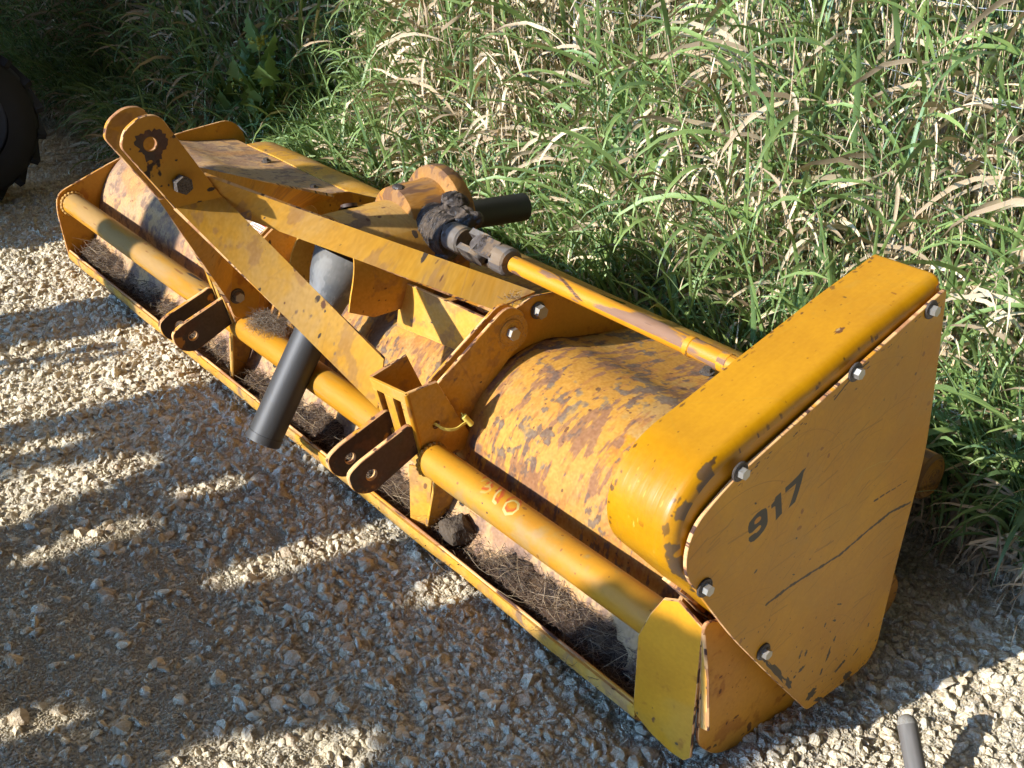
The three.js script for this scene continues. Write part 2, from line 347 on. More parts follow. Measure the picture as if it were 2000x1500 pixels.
const merge = (...gs) => mergeGeometries(gs.map(g => { let h = g.index ? g.toNonIndexed() : g.clone(); for (const k of Object.keys(h.attributes)) if (!['position', 'normal', 'uv'].includes(k)) h.deleteAttribute(k); h.clearGroups(); return h; }));


const used = new Map();
function numbered(name) { const n = used.get(name) || 0; used.set(name, n + 1); return n ? name + '_' + String(n).padStart(3, '0') : name; }
function dress(o) { o.castShadow = true; o.receiveShadow = true; return o; }
function tag(o, label, category, group, kind) { Object.assign(o.userData, { label, category }); if (group) o.userData.group = group; if (kind) o.userData.kind = kind; return o; }
function thing(name, label, category, base = V(0, 0, 0), group) {
  const o = new THREE.Group(); o.name = numbered(name); o.position.copy(base); o.userData.base = undefined; delete o.userData.base; scene.add(o);
  o.baseAt = base.clone();
  return tag(o, label, category, group);
}
function part(parent, name, geo, m, label) {                         // geometry given in world coordinates
  const root = parent.baseAt; geo.translate(-root.x, -root.y, -root.z);
  const o = dress(new THREE.Mesh(geo, m)); o.name = name; o.baseAt = root; parent.add(o);
  if (label) o.userData.label = label;
  return o;
}
function solo(name, geo, m, label, category, group, base) {
  const b = base || (geo.computeBoundingBox(), V((geo.boundingBox.min.x + geo.boundingBox.max.x) / 2, geo.boundingBox.min.y, (geo.boundingBox.min.z + geo.boundingBox.max.z) / 2));
  geo.translate(-b.x, -b.y, -b.z);
  const o = dress(new THREE.Mesh(geo, m)); o.name = numbered(name); o.position.copy(b); scene.add(o);
  return tag(o, label, category, group);
}
function structure(name, geo, m) { const o = dress(new THREE.Mesh(geo, m)); o.name = name; o.userData.kind = 'structure'; scene.add(o); return o; }
function stuff(name, mesh, label, category) { dress(mesh); mesh.name = numbered(name); scene.add(mesh); return tag(mesh, label, category, null, 'stuff'); }

// ================================================================ ground
const WHITE = new THREE.Color(1, 1, 1);
const gA = fbmField(6, 5, 71), gB = fbmField(48, 4, 81);
function berm(x, z) { return 0.30 * sstep(-2.0, -4.2, z); }
function groundH(x, z) {
  const far = 1 - sstep(3, 9, Math.hypot(x + 1.8, z + 1));
  let h = (hN(gA, x * 0.22, z * 0.22) - 0.5) * 0.045 * far + (hN(gB, x * 0.5, z * 0.5) - 0.5) * 0.022 * far;
  h *= 1 - 0.45 * sstep(-0.7, -0.3, z) * sstep(-2.2, -1.6, x);          // trodden smoother in front
  h -= 0.026 * Math.exp(-(((x + 0.68) / 0.24) ** 4 + ((z + 1.12) / 0.30) ** 4));   // hollow pressed by the skid
  return h - 0.006 + berm(x, z);
}
function lines(a, b, step, out) { const v = []; for (let x = a; x <= b + 1e-6; x += step) v.push(x); let s = step; let x = a; const lo = []; while (x > -out) { s *= 1.45; x -= s; lo.push(x); } x = b; s = step; const hi = []; while (x < out) { s *= 1.45; x += s; hi.push(x); } return lo.reverse().concat(v, hi); }
{
  const X = lines(-4.4, 0.2, 0.0125, 60), Z = lines(-2.15, 0.25, 0.0125, 60), pos = [], uv = [], idx = [];
  for (const z of Z) for (const x of X) { pos.push(x, groundH(x, z), z); uv.push(x * 0.8, z * 0.8); }
  const w = X.length;
  for (let j = 0; j < Z.length - 1; j++) for (let i = 0; i < w - 1; i++) { const o = j * w + i; idx.push(o, o + w, o + w + 1, o, o + w + 1, o + 1); }
  const g = new THREE.BufferGeometry(); g.setAttribute('position', new THREE.Float32BufferAttribute(pos, 3)); g.setAttribute('uv', new THREE.Float32BufferAttribute(uv, 2)); g.setIndex(idx); g.computeVertexNormals();
  const t = layered([208, 198, 178], 0.95, [[[188, 177, 156], 1, i => 0.8 * sstep(0.46, 0.6, N16[i])], [[216, 203, 178], 1, i => 0.7 * sstep(0.54, 0.64, N64[i])], [[168, 158, 140], 1, i => 0.7 * sstep(0.56, 0.64, N32[i])], [[204, 186, 156], 0.95, i => spotC[i]]], 16, 19);
  structure('gravel_ground', g, mat(t, { color: WHITE, bumpMap: bumpTex(fbmField(96, 3, 91)), bumpScale: 0.010 }));
}
// ---- gravel: loose stones, one shape list shared by all
function stoneGeo(seed, detail = 2) {
  const g = mergeVertices(new THREE.IcosahedronGeometry(1, detail).deleteAttribute('normal').deleteAttribute('uv')), p = g.attributes.position, r = mulberry(seed), cuts = [];
  for (let k = 0; k < 9; k++) { const a = r() * 6.283, c = r() * 2 - 1, s = Math.sqrt(1 - c * c); cuts.push([V(s * Math.cos(a), c, s * Math.sin(a)), 0.56 + 0.36 * r()]); }
  const e = [0.75 + 0.6 * r(), 0.55 + 0.35 * r(), 0.7 + 0.4 * r()];
  for (let i = 0; i < p.count; i++) { const q = V(p.getX(i), p.getY(i), p.getZ(i)); for (const [n, d] of cuts) { const k = q.dot(n) - d; if (k > 0) q.addScaledVector(n, -k); } q.multiplyScalar(0.95 + 0.14 * r()); p.setXYZ(i, q.x * e[0], q.y * e[1], q.z * e[2]); }
  const o = crease(g, 0.55); const pp = o.attributes.position, uv = []; for (let i = 0; i < pp.count; i++) uv.push(pp.getX(i) * 0.06 + pp.getY(i) * 0.04 + seed * 0.13, pp.getZ(i) * 0.06 + seed * 0.07); o.setAttribute('uv', new THREE.Float32BufferAttribute(uv, 2));
  return o;
}
const stoneT = layered([226, 220, 208], 0.95, [[[204, 195, 178], 1, i => 0.8 * sstep(0.48, 0.58, N32[i])], [[238, 232, 222], 0.95, i => 0.6 * sstep(0.55, 0.62, N64[i])]], 24, 22);
const stoneM = mat(stoneT, { color: WHITE, bumpMap: bumpFine, bumpScale: 0.003 });
const stoneBig = [[0.82, 0.70, 0.53], [0.74, 0.66, 0.52], [0.86, 0.76, 0.60], [0.68, 0.58, 0.45]].map(c => mat(stoneT, { color: new THREE.Color().setRGB(...c), bumpMap: bumpFine, bumpScale: 0.003 }));
const stoneG = [1, 2, 3, 4, 5, 6].map(s => stoneGeo(s * 17 + 3));
function stoneColour(c) { const t = rnd(), k = rr(0.76, 1.0); if (t < 0.62) c.setRGB(0.96 * k, 0.875 * k, 0.70 * k); else if (t < 0.985) c.setRGB(0.93 * k, 0.87 * k, 0.745 * k); else c.setRGB(0.82 * k, 0.69 * k, 0.54 * k); return c; }
function inFrame(x, y, z, m = 70) { const [u, v, w] = pix(V(x, y, z)); return w > 0 && u > -m && u < 2000 + m && v > -m && v < 1500 + m; }
{
  const buckets = stoneG.map(() => []), q = new THREE.Quaternion(), m = new THREE.Matrix4(), c = new THREE.Color(), e = new THREE.Euler(), dens = fbmField(10, 4, 101);
  let n = 0, tries = 0;
  while (n < 130000 && tries++ < 900000) {
    const x = rr(-5.2, 0.1), z = rr(-2.1, 0.15);
    if (!inFrame(x, 0, z)) continue;
    const d = hN(dens, x * 0.3, z * 0.3), smooth = sstep(-0.75, -0.35, z) * sstep(-2.4, -1.5, x), soil = sstep(-1.45, -1.75, z);
    const dist = Math.hypot(x, 1.25, z);
    let r = 0.0019 + 0.0085 * Math.pow(rnd(), 3.2);
    if (rnd() < 0.022) r = rr(0.008, 0.016);
    if ((0.22 + smooth) * (0.35 + d) > rnd() * 1.05 && r < 0.012) continue;
    if (r < 0.0011 * dist) continue;
    const sink = -0.28 - smooth * 0.35 * rnd() + rr(-0.45, 0.42);
    e.set(rnd() * 6.28, rnd() * 6.28, rnd() * 6.28); q.setFromEuler(e);
    m.compose(V(x, groundH(x, z) + r * sink, z), q, V(r * rr(0.8, 1.3), r * rr(0.6, 1), r * rr(0.8, 1.2)));
    buckets[n % stoneG.length].push([m.clone(), stoneColour(c).clone()]); n++;
  }
  for (let k = 0; k < 400000 && n < 240000; k++) {                     // fines: crumbs of the packed dust
    const x = rr(-3.0, 0.0), z = rr(-1.5, 0.1); if (!inFrame(x, 0, z, 20) || Math.hypot(x, 1.25, z) > 2.4) continue;
    const r = rr(0.0012, 0.0028); e.set(rnd() * 6.28, rnd() * 6.28, rnd() * 6.28); q.setFromEuler(e); m.compose(V(x, groundH(x, z) + r * 0.35, z), q, V(r, r, r)); buckets[n % stoneG.length].push([m.clone(), stoneColour(c).clone()]); n++;
  }
  stoneG.forEach((g, k) => { const b = buckets[k], im = new THREE.InstancedMesh(g, stoneM, b.length); b.forEach(([mm, cc], i) => { im.setMatrixAt(i, mm); im.setColorAt(i, cc); }); stuff('gravel', im, ['tan limestone gravel with blunt broken faces covering the track', 'pale crushed gravel scattered over the track', 'dusty rounded gravel spread across the track', 'small angular gravel pressed into the dusty track', 'buff gravel chips loose on the track', 'grey brown gravel crumbs lying all over the track'][k], 'gravel'); });
  // larger stones, each a thing
  for (let k = 0; k < 170; k++) {
    let x, z, t = 0; do { x = rr(-3.2, -0.2); z = rr(-1.9, 0.0); t++; } while ((!inFrame(x, 0, z, 0) || (z < -0.93 && x < -0.6 && x > -3.25 && z > -1.66)) && t < 400);
    const r = rr(0.009, 0.0175), mm = new THREE.Mesh(stoneG[k % 6], stoneBig[k % 4]); dress(mm); mm.name = numbered('loose_stone'); mm.scale.set(r, r * rr(0.7, 1), r); mm.rotation.set(rr(-0.4, 0.4), rnd() * 6.28, rr(-0.4, 0.4)); mm.position.set(x, groundH(x, z) + r * 0.08, z); scene.add(mm);
    tag(mm, 'loose pale stone, bigger than the gravel around it, on the track', 'stone', 'larger loose stones on the gravel');
  }
}
// ================================================================ the flail mower
const xL = -3.182, xC = -0.788, xP = -0.676, xM = -1.795, xN = -1.42;
const mir = x => 2 * xM - x;
const ZC = -1.22, YC = 0.128, RD = 0.205;
const mower = thing('flail_mower', 'weathered yellow tractor flail mower with 917 on its end cover, parked on gravel', 'mower', V(-1.95, 0, -1.2));
const TWO = (face, edge = M.edge) => [face, edge];
const drumPt = (deg, r = RD) => [ZC + r * Math.cos(deg * Math.PI / 180), YC + r * Math.sin(deg * Math.PI / 180)];
function onDrum(u, v, r = RD) {
  const d = rayDir(u, v), a = d.z * d.z + d.y * d.y, oz = -ZC, oy = CAM.y - YC, b = d.z * oz + d.y * oy, c = oz * oz + oy * oy - r * r;
  return CAM.clone().addScaledVector(d, (-b - Math.sqrt(Math.max(0, b * b - a * c))) / a);
}

// ---- rotor housing in three lengths, with the sloping deck sheet behind it
const drumProf = []; for (let a = -24; a <= 112; a += 4) drumProf.push(drumPt(a));
drumProf.push([-1.335, 0.309], [-1.37, 0.304], [-1.42, 0.298], [-1.47, 0.292]);
part(mower, 'rotor_housing', sheet(drumProf, xL, mir(xN) - 0.003, 0.005, 40, 0.006, -1), M.drumGrey, 'rotor housing worn to grey tan');
part(mower, 'rotor_housing', sheet(drumProf, mir(xN) + 0.003, xN - 0.003, 0.005, 30, 0.004, -1), M.drum);
part(mower, 'rotor_housing', sheet(drumProf, xN + 0.003, xC - 0.001, 0.005, 30, 0.005, -1), M.drum, 'rotor housing with purple rust patches');
// rear hood, hinged behind the deck
const hoodProf = [[-1.468, 0.297], [-1.50, 0.297], [-1.53, 0.2935], [-1.56, 0.284], [-1.59, 0.266], [-1.615, 0.24], [-1.635, 0.205], [-1.645, 0.15], [-1.65, 0.10]];
part(mower, 'rear_hood', sheet(hoodProf, xL + 0.09, -0.87, 0.004, 40, 0.006, -1), M.dusty);
// front tray: floor and turned-up edge under the front tube
const trayProf = [[-1.035, 0.05], [-0.99, 0.03], [-0.945, 0.022], [-0.918, 0.024], [-0.910, 0.034], [-0.9085, 0.05], [-0.9085, 0.058]];
const tray = part(mower, 'front_tray', sheet(trayProf.slice().reverse(), xL, -0.822, 0.005, 60, 0.008, -1), M.dusty);
part(tray, 'worn_lip', rod(V(xL, 0.0575, -0.9105), V(-0.822, 0.0575, -0.9105), 0.0032, 8), M.edge);

part(mower, 'front_skirt', sheet([[-1.014, 0.15], [-1.0, 0.112], [-0.984, 0.076], [-0.968, 0.05], [-0.955, 0.034]].reverse(), xL, -0.80, 0.004, 40, 0.006, -1), M.drumGrey, 'worn sheet skirt between rotor housing and tray');
// ---- left end plate with its round shouldered rear fin
const leftPts = roundCorners([[-0.905, 0.03, 0.01], [-0.897, 0.175, 0.02], [-0.904, 0.232, 0.03], [-1.113, 0.306, 0.1], [-1.286, 0.341, 0.05], [-1.468, 0.3555, 0.035], [-1.512, 0.30, 0.05], [-1.497, 0.225, 0.02], [-1.45, 0.08, 0.02], [-1.38, 0.008, 0.05], [-0.97, 0.004, 0.04]], 0.02);
const endL = part(mower, 'end_plate', plateX(leftPts, xL - 0.007, xL), TWO(M.orange), 'left end plate, shaded orange yellow');
// stepped block on the fin, with a bolt in it
const finB = onX(467, 297, xL + 0.02);
part(endL, 'hinge_block', boxUV(new THREE.BoxGeometry(0.05, 0.035, 0.05).translate(xL + 0.028, finB.y, finB.z)), M.steel);
part(endL, 'hinge_bolt', orient(new THREE.CylinderGeometry(0.016, 0.016, 0.014, 6).translate(0, 0.007, 0), V(xL + 0.053, finB.y, finB.z + 0.004), V(xL + 0.07, finB.y, finB.z + 0.004)), M.steel);

// ---- bolts
function bolt(parent, P, dir, r = 0.011, h = 0.009, washer = 1.7, headMat = M.zinc, washerMat = M.zinc, turn = 0.3) {
  const d = dir.clone().normalize(), wt = 0.003;
  const hd = new THREE.CylinderGeometry(r * 0.96, r, h, 6).rotateY(turn).translate(0, wt + h / 2, 0);
  const g = orient(merge(crease(hd, 0.3)), P, P.clone().add(d));
  const b = part(parent, 'bolt', g, headMat);
  if (washer) part(b, 'washer', orient(new THREE.LatheGeometry([[r * 0.6, 0], [r * washer, 0], [r * washer, wt * 0.7], [r * washer - 0.0008, wt], [r * 0.6, wt]].map(p => new THREE.Vector2(...p)), 24), P, P.clone().add(d)), washerMat);
  return b;
}
const XP = V(1, 0, 0);
for (const [u, v] of [[520, 315], [612, 366], [1381, 727]]) { const p = onX(u, v, -1); const d = rayDir(u, v), t = (0.30 - CAM.y) / d.y, q = CAM.clone().addScaledVector(d, t); bolt(mower, V(q.x, 0.2985 + (-1.42 - q.z) * 0.12, q.z), V(0, 1, 0.1), 0.009, 0.008, 1.6, M.steel, M.steel); }

// ---- front tube in two lengths, butting on the hitch brackets
const TY = 0.195, TZ = -0.945, TR = 0.031;
part(mower, 'front_tube', rod(V(xL, TY, TZ), V(-1.495, TY, TZ), TR, 40), M.tube);
// painted crayon number on the near tube
const numC = document.createElement('canvas'); numC.width = 512; numC.height = 2048;
{
  const g = numC.getContext('2d'), w = 512, h = 2048, im = g.createImageData(w, h), src = T.tubeY.map.image.data;
  for (let y = 0; y < h; y++) for (let x = 0; x < w; x++) {   // 0.195 m round, 0.57 m long
    const sx = (x / w * 0.195 * NS | 0) % NS, sy = ((y / h * 0.57 + 0.2) * NS | 0) % NS, i = (y * w + x) * 4, j = (sy * NS + sx) * 4;
    for (let k = 0; k < 4; k++) im.data[i + k] = src[j + k];
  }
  g.putImageData(im, 0, 0);
}
const nearA = V(-1.385, TY, TZ), nearB = V(-0.792, TY, TZ), nearL = nearA.distanceTo(nearB);
function tubeUV(u, v) {                                              // photograph pixel -> canvas of the near tube
  const d = rayDir(u, v), a = d.z * d.z + d.y * d.y, oz = -TZ, oy = CAM.y - TY, b = d.z * oz + d.y * oy, c = oz * oz + oy * oy - TR * TR, p = CAM.clone().addScaledVector(d, (-b - Math.sqrt(Math.max(0, b * b - a * c))) / a);
  const ang = Math.atan2(p.y - TY, p.z - TZ);                         // 0 = front, 90 = top
  return [(ang / (2 * Math.PI) + 0.5) * 512, (p.x - nearA.x) / nearL * 2048];
}
{
  const g = numC.getContext('2d'); g.lineCap = 'round'; g.lineJoin = 'round';
  const stroke = (pts, style, wd) => { g.strokeStyle = style; g.lineWidth = wd; g.beginPath(); pts.forEach((p, i) => { const [x, y] = tubeUV(p[0] , p[1]); i ? g.lineTo(x, y) : g.moveTo(x, y); }); g.stroke(); };
  const off = (pts, dx, dy) => pts.map(p => [p[0] + dx, p[1] + dy]);
  const three = [[941, 940], [952, 936], [960, 942], [954, 949], [948, 950], [957, 951], [957, 958], [948, 962], [939, 960]], nine = [[978, 957], [968, 966], [963, 978], [968, 983], [978, 976], [981, 962], [975, 974], [968, 988]], zero = [[1000, 978], [989, 982], [983, 994], [988, 1004], [1001, 1003], [1011, 995], [1013, 984], [1006, 978], [998, 978]];
  for (const s of [three, nine, zero]) { stroke(off(s, 3, -6), 'rgba(226,96,40,0.75)', 10); stroke(off(s, 5, -8), 'rgba(226,96,40,0.4)', 16); }
  stroke(three, 'rgba(240,205,130,0.75)', 11); stroke(nine.slice(0, 4), 'rgba(244,222,150,0.95)', 13); stroke(zero, 'rgba(240,224,150,0.95)', 13);
}
const numT = new THREE.CanvasTexture(numC); numT.colorSpace = THREE.SRGBColorSpace;
{
  const seg = 48, pos = [], uv = [], idx = [];
  for (let j = 0; j <= 1; j++) for (let i = 0; i <= seg; i++) { const a = (i / seg - 0.5) * 2 * Math.PI; pos.push(j ? nearB.x : nearA.x, TY + TR * Math.sin(a), TZ + TR * Math.cos(a)); uv.push(i / seg, 1 - j); }
  for (let i = 0; i < seg; i++) idx.push(i, seg + 1 + i, seg + 2 + i, i, seg + 2 + i, i + 1);
  const g = new THREE.BufferGeometry(); g.setAttribute('position', new THREE.Float32BufferAttribute(pos, 3)); g.setAttribute('uv', new THREE.Float32BufferAttribute(uv, 2)); g.setIndex(idx); g.computeVertexNormals();
  const tb = part(mower, 'front_tube', g, new THREE.MeshStandardMaterial({ color: TUBEC, map: numT, roughness: 0.6 }), 'near front tube with a hand-written number in orange and cream crayon');
  part(tb, 'end_cap', orient(new THREE.CylinderGeometry(TR, TR * 0.86, 0.006, 40).translate(0, 0.0, 0), nearA, V(-1.3, TY, TZ)), M.edge);
}

// weld beads where the tube meets plate and brackets
function weld(P, R, tube = 0.0045, seed = 1) { const g = new THREE.TorusGeometry(R, tube, 8, 72), p = g.attributes.position; for (let i = 0; i < p.count; i++) { const a = Math.atan2(p.getY(i), p.getX(i)), k = 1 + 0.09 * Math.sin(a * 21 + seed) * 0.35 + (hN(N32, a * 0.09 + seed * 0.17, 0.3) - 0.5) * 0.10; p.setXYZ(i, p.getX(i) * k, p.getY(i) * k, p.getZ(i) * (1 + 0.4 * Math.sin(a * 21 + seed))); } g.computeVertexNormals(); g.rotateY(Math.PI / 2); g.translate(P.x, P.y, P.z); return boxUV(g); }
part(mower, 'weld_bead', weld(V(xL + 0.003, TY, TZ), TR + 0.001, 0.005, 2), M.dusty); part(mower, 'weld_bead', weld(V(-1.388, TY, TZ), TR - 0.001, 0.004, 5), M.tube); part(mower, 'weld_bead', weld(V(-1.497, TY, TZ), TR, 0.004, 8), M.dusty);

// ---- end cover (belt guard): shell with rounded edges and a bolted side panel
const coverPts = [];
{
  const raw = [[-1.294, 0.688, 0.01], [-1.17, 0.660, 0.05], [-0.974, 0.603, 0.05], [-0.838, 0.566, 0.045], [-0.789, 0.515, 0.04], [-0.793, 0.446, 0.05], [-0.943, 0.276, 0.05], [-1.03, 0.163, 0.02], [-1.142, 0.012, 0.012], [-1.28, 0.016, 0.02], [-1.304, 0.05, 0.02], [-1.313, 0.202, 0.03], [-1.331, 0.405, 0.05], [-1.311, 0.572, 0.05]];
  coverPts.push(...roundCorners(raw, 0.02, 9));
}
{
  const n = coverPts.length, arcs = [0]; for (let i = 1; i <= n; i++) { const p = coverPts[i - 1], q = coverPts[i % n]; arcs.push(arcs[i - 1] + Math.hypot(p[0] - q[0], p[1] - q[1])); }
  const total = arcs[n], arcAt = (z, y) => { let best = 9, at = 0; for (let i = 0; i < n; i++) { const d = Math.hypot(z - coverPts[i][0], y - coverPts[i][1]); if (d < best) { best = d; at = arcs[i]; } } return at; };
  const inward = coverPts.map((p, i) => { const a = coverPts[(i + n - 1) % n], b = coverPts[(i + 1) % n], d = new THREE.Vector2(b[0] - a[0], b[1] - a[1]).normalize(); return [-d.y, d.x]; });
  let area = 0; coverPts.forEach((p, i) => { const q = coverPts[(i + 1) % n]; area += p[0] * q[1] - q[0] * p[1]; }); const sg = area > 0 ? 1 : -1;
  const bR = 0.019, xE = xP - 0.0085, rings = [[xC, 0], [xC + 0.03, 0], [xC + 0.06, 0], [xE - bR, 0]]; for (let k = 1; k <= 6; k++) { const t = k / 6 * Math.PI / 2; rings.push([xE - bR + bR * Math.sin(t), bR * (1 - Math.cos(t))]); }
  const pos = [], uvs = [], idx = [];
  rings.forEach(([x, o]) => { for (let i = 0; i <= n; i++) { const p = coverPts[i % n], w = inward[i % n], dn = (hN(N8, arcs[i] * 0.9, x * 2 + 0.2) - 0.5) * 0.0035; pos.push(x, p[1] + w[1] * sg * (o + dn), p[0] + w[0] * sg * (o + dn)); uvs.push((x - xC) / 0.112, 1 - arcs[i] / total); } });
  for (let r = 0; r < rings.length - 1; r++) for (let i = 0; i < n; i++) { const a = r * (n + 1) + i; if (sg > 0) idx.push(a, a + n + 1, a + n + 2, a, a + n + 2, a + 1); else idx.push(a, a + n + 2, a + n + 1, a, a + 1, a + n + 2); }
  let geo = new THREE.BufferGeometry(); geo.setAttribute('position', new THREE.Float32BufferAttribute(pos, 3)); geo.setAttribute('uv', new THREE.Float32BufferAttribute(uvs, 2)); geo.setIndex(idx); geo.computeVertexNormals(); geo = geo.toNonIndexed();
  const capAt = (r) => { const o = r * (n + 1), sh = new THREE.Shape(coverPts.map((p, i) => new THREE.Vector2(-pos[(o + i) * 3 + 2], pos[(o + i) * 3 + 1]))), g = new THREE.ShapeGeometry(sh).toNonIndexed(); g.rotateY(Math.PI / 2); g.translate(pos[o * 3], 0, 0); const u = g.attributes.uv; for (let i = 0; i < u.count; i++) u.setXY(i, 0.5, 0.5); return g; };
  geo = mergeGeometries([geo, capAt(0), capAt(rings.length - 1)]);
  const CW = 160, CH = 2048, c2 = document.createElement('canvas'); c2.width = CW; c2.height = CH; const x2 = c2.getContext('2d'), im = x2.createImageData(CW, CH), src = T.clean.map.image.data, mm = total / CH;
  for (let y = 0; y < CH; y++) for (let x = 0; x < CW; x++) { const j = (((y * mm * NS | 0) % NS) * NS + ((x * 0.112 / CW * NS + 300 | 0) % NS)) * 4, i = (y * CW + x) * 4; for (let k = 0; k < 4; k++) im.data[i + k] = src[j + k]; }
  x2.putImageData(im, 0, 0);
  const chip = (u, arc, w, h, style) => { x2.fillStyle = style; x2.beginPath(); const n = 16; for (let k = 0; k < n; k++) { const t = k / n * 6.283, q = 0.6 + 0.7 * rnd(), X = u * CW + w * q * Math.cos(t) * CW / 0.112, Y = (arc + h * q * Math.sin(t)) / mm; k ? x2.lineTo(X, Y) : x2.moveTo(X, Y); } x2.closePath(); x2.fill(); };
  const nose0 = arcAt(-0.882, 0.543), low = arcAt(-1.126, 0.02);
  for (let k = 0; k < 40; k++) chip(rr(0.9, 1.0), rr(0.02, nose0), rr(0.0005, 0.0015), rr(0.001, 0.0045), `rgba(96,62,36,${rr(0.5, 0.95)})`);
  for (let k = 0; k < 130; k++) { const t = Math.pow(rnd(), 0.8); chip(rr(0.80, 0.99), nose0 + (low - nose0) * t, rr(0.0008, 0.004), rr(0.001, 0.010), `rgba(104,76,56,${rr(0.5, 0.95)})`); }
  for (let k = 0; k < 9; k++) chip(rr(0.86, 0.96), nose0 + rr(0.02, 0.22), rr(0.003, 0.007), rr(0.006, 0.02), 'rgba(120,94,72,0.95)');
  for (let k = 0; k < 60; k++) chip(rr(0.0, 0.07), rr(0.02, low), rr(0.0005, 0.0025), rr(0.001, 0.006), `rgba(110,72,40,${rr(0.5, 0.9)})`);
  for (let k = 0; k < 60; k++) chip(rr(0.1, 0.9), rr(0.02, low), rr(0.0003, 0.0012), rr(0.0004, 0.0022), `rgba(130,84,34,${rr(0.4, 0.9)})`);
  chip(0.62, arcAt(-1.095, 0.612), 0.004, 0.009, 'rgba(120,76,44,0.95)'); chip(0.60, arcAt(-1.085, 0.609), 0.002, 0.004, 'rgba(206,170,120,0.95)');
  for (let k = 0; k < 14; k++) chip(rr(0.2, 0.7), nose0 + rr(0.05, 0.22), rr(0.0008, 0.0018), rr(0.002, 0.006), `rgba(240,200,110,${rr(0.4, 0.8)})`);
  const cT = new THREE.CanvasTexture(c2); cT.colorSpace = THREE.SRGBColorSpace; cT.wrapT = THREE.RepeatWrapping;
  const cv = part(mower, 'belt_cover', geo, new THREE.MeshPhysicalMaterial({ map: cT, color: new THREE.Color(0.57, 0.54, 0.42), roughness: 0.42, specularIntensity: 0.6, clearcoat: 0.12, clearcoatRoughness: 0.3, bumpMap: bumpSoft, bumpScale: 0.001 }), 'bright yellow rounded belt cover, chipped along its outer edge');
  const flange = coverPts.filter(p => p[0] > -1.13 && p[1] < 0.40);
  const fl = sheet(flange.map(([z, y]) => [z + 0.004, y - 0.002]), xC - 0.004, xC + 0.03, 0.004, 2, 0, 1);
  part(cv, 'lower_flange', fl, M.edge);
}
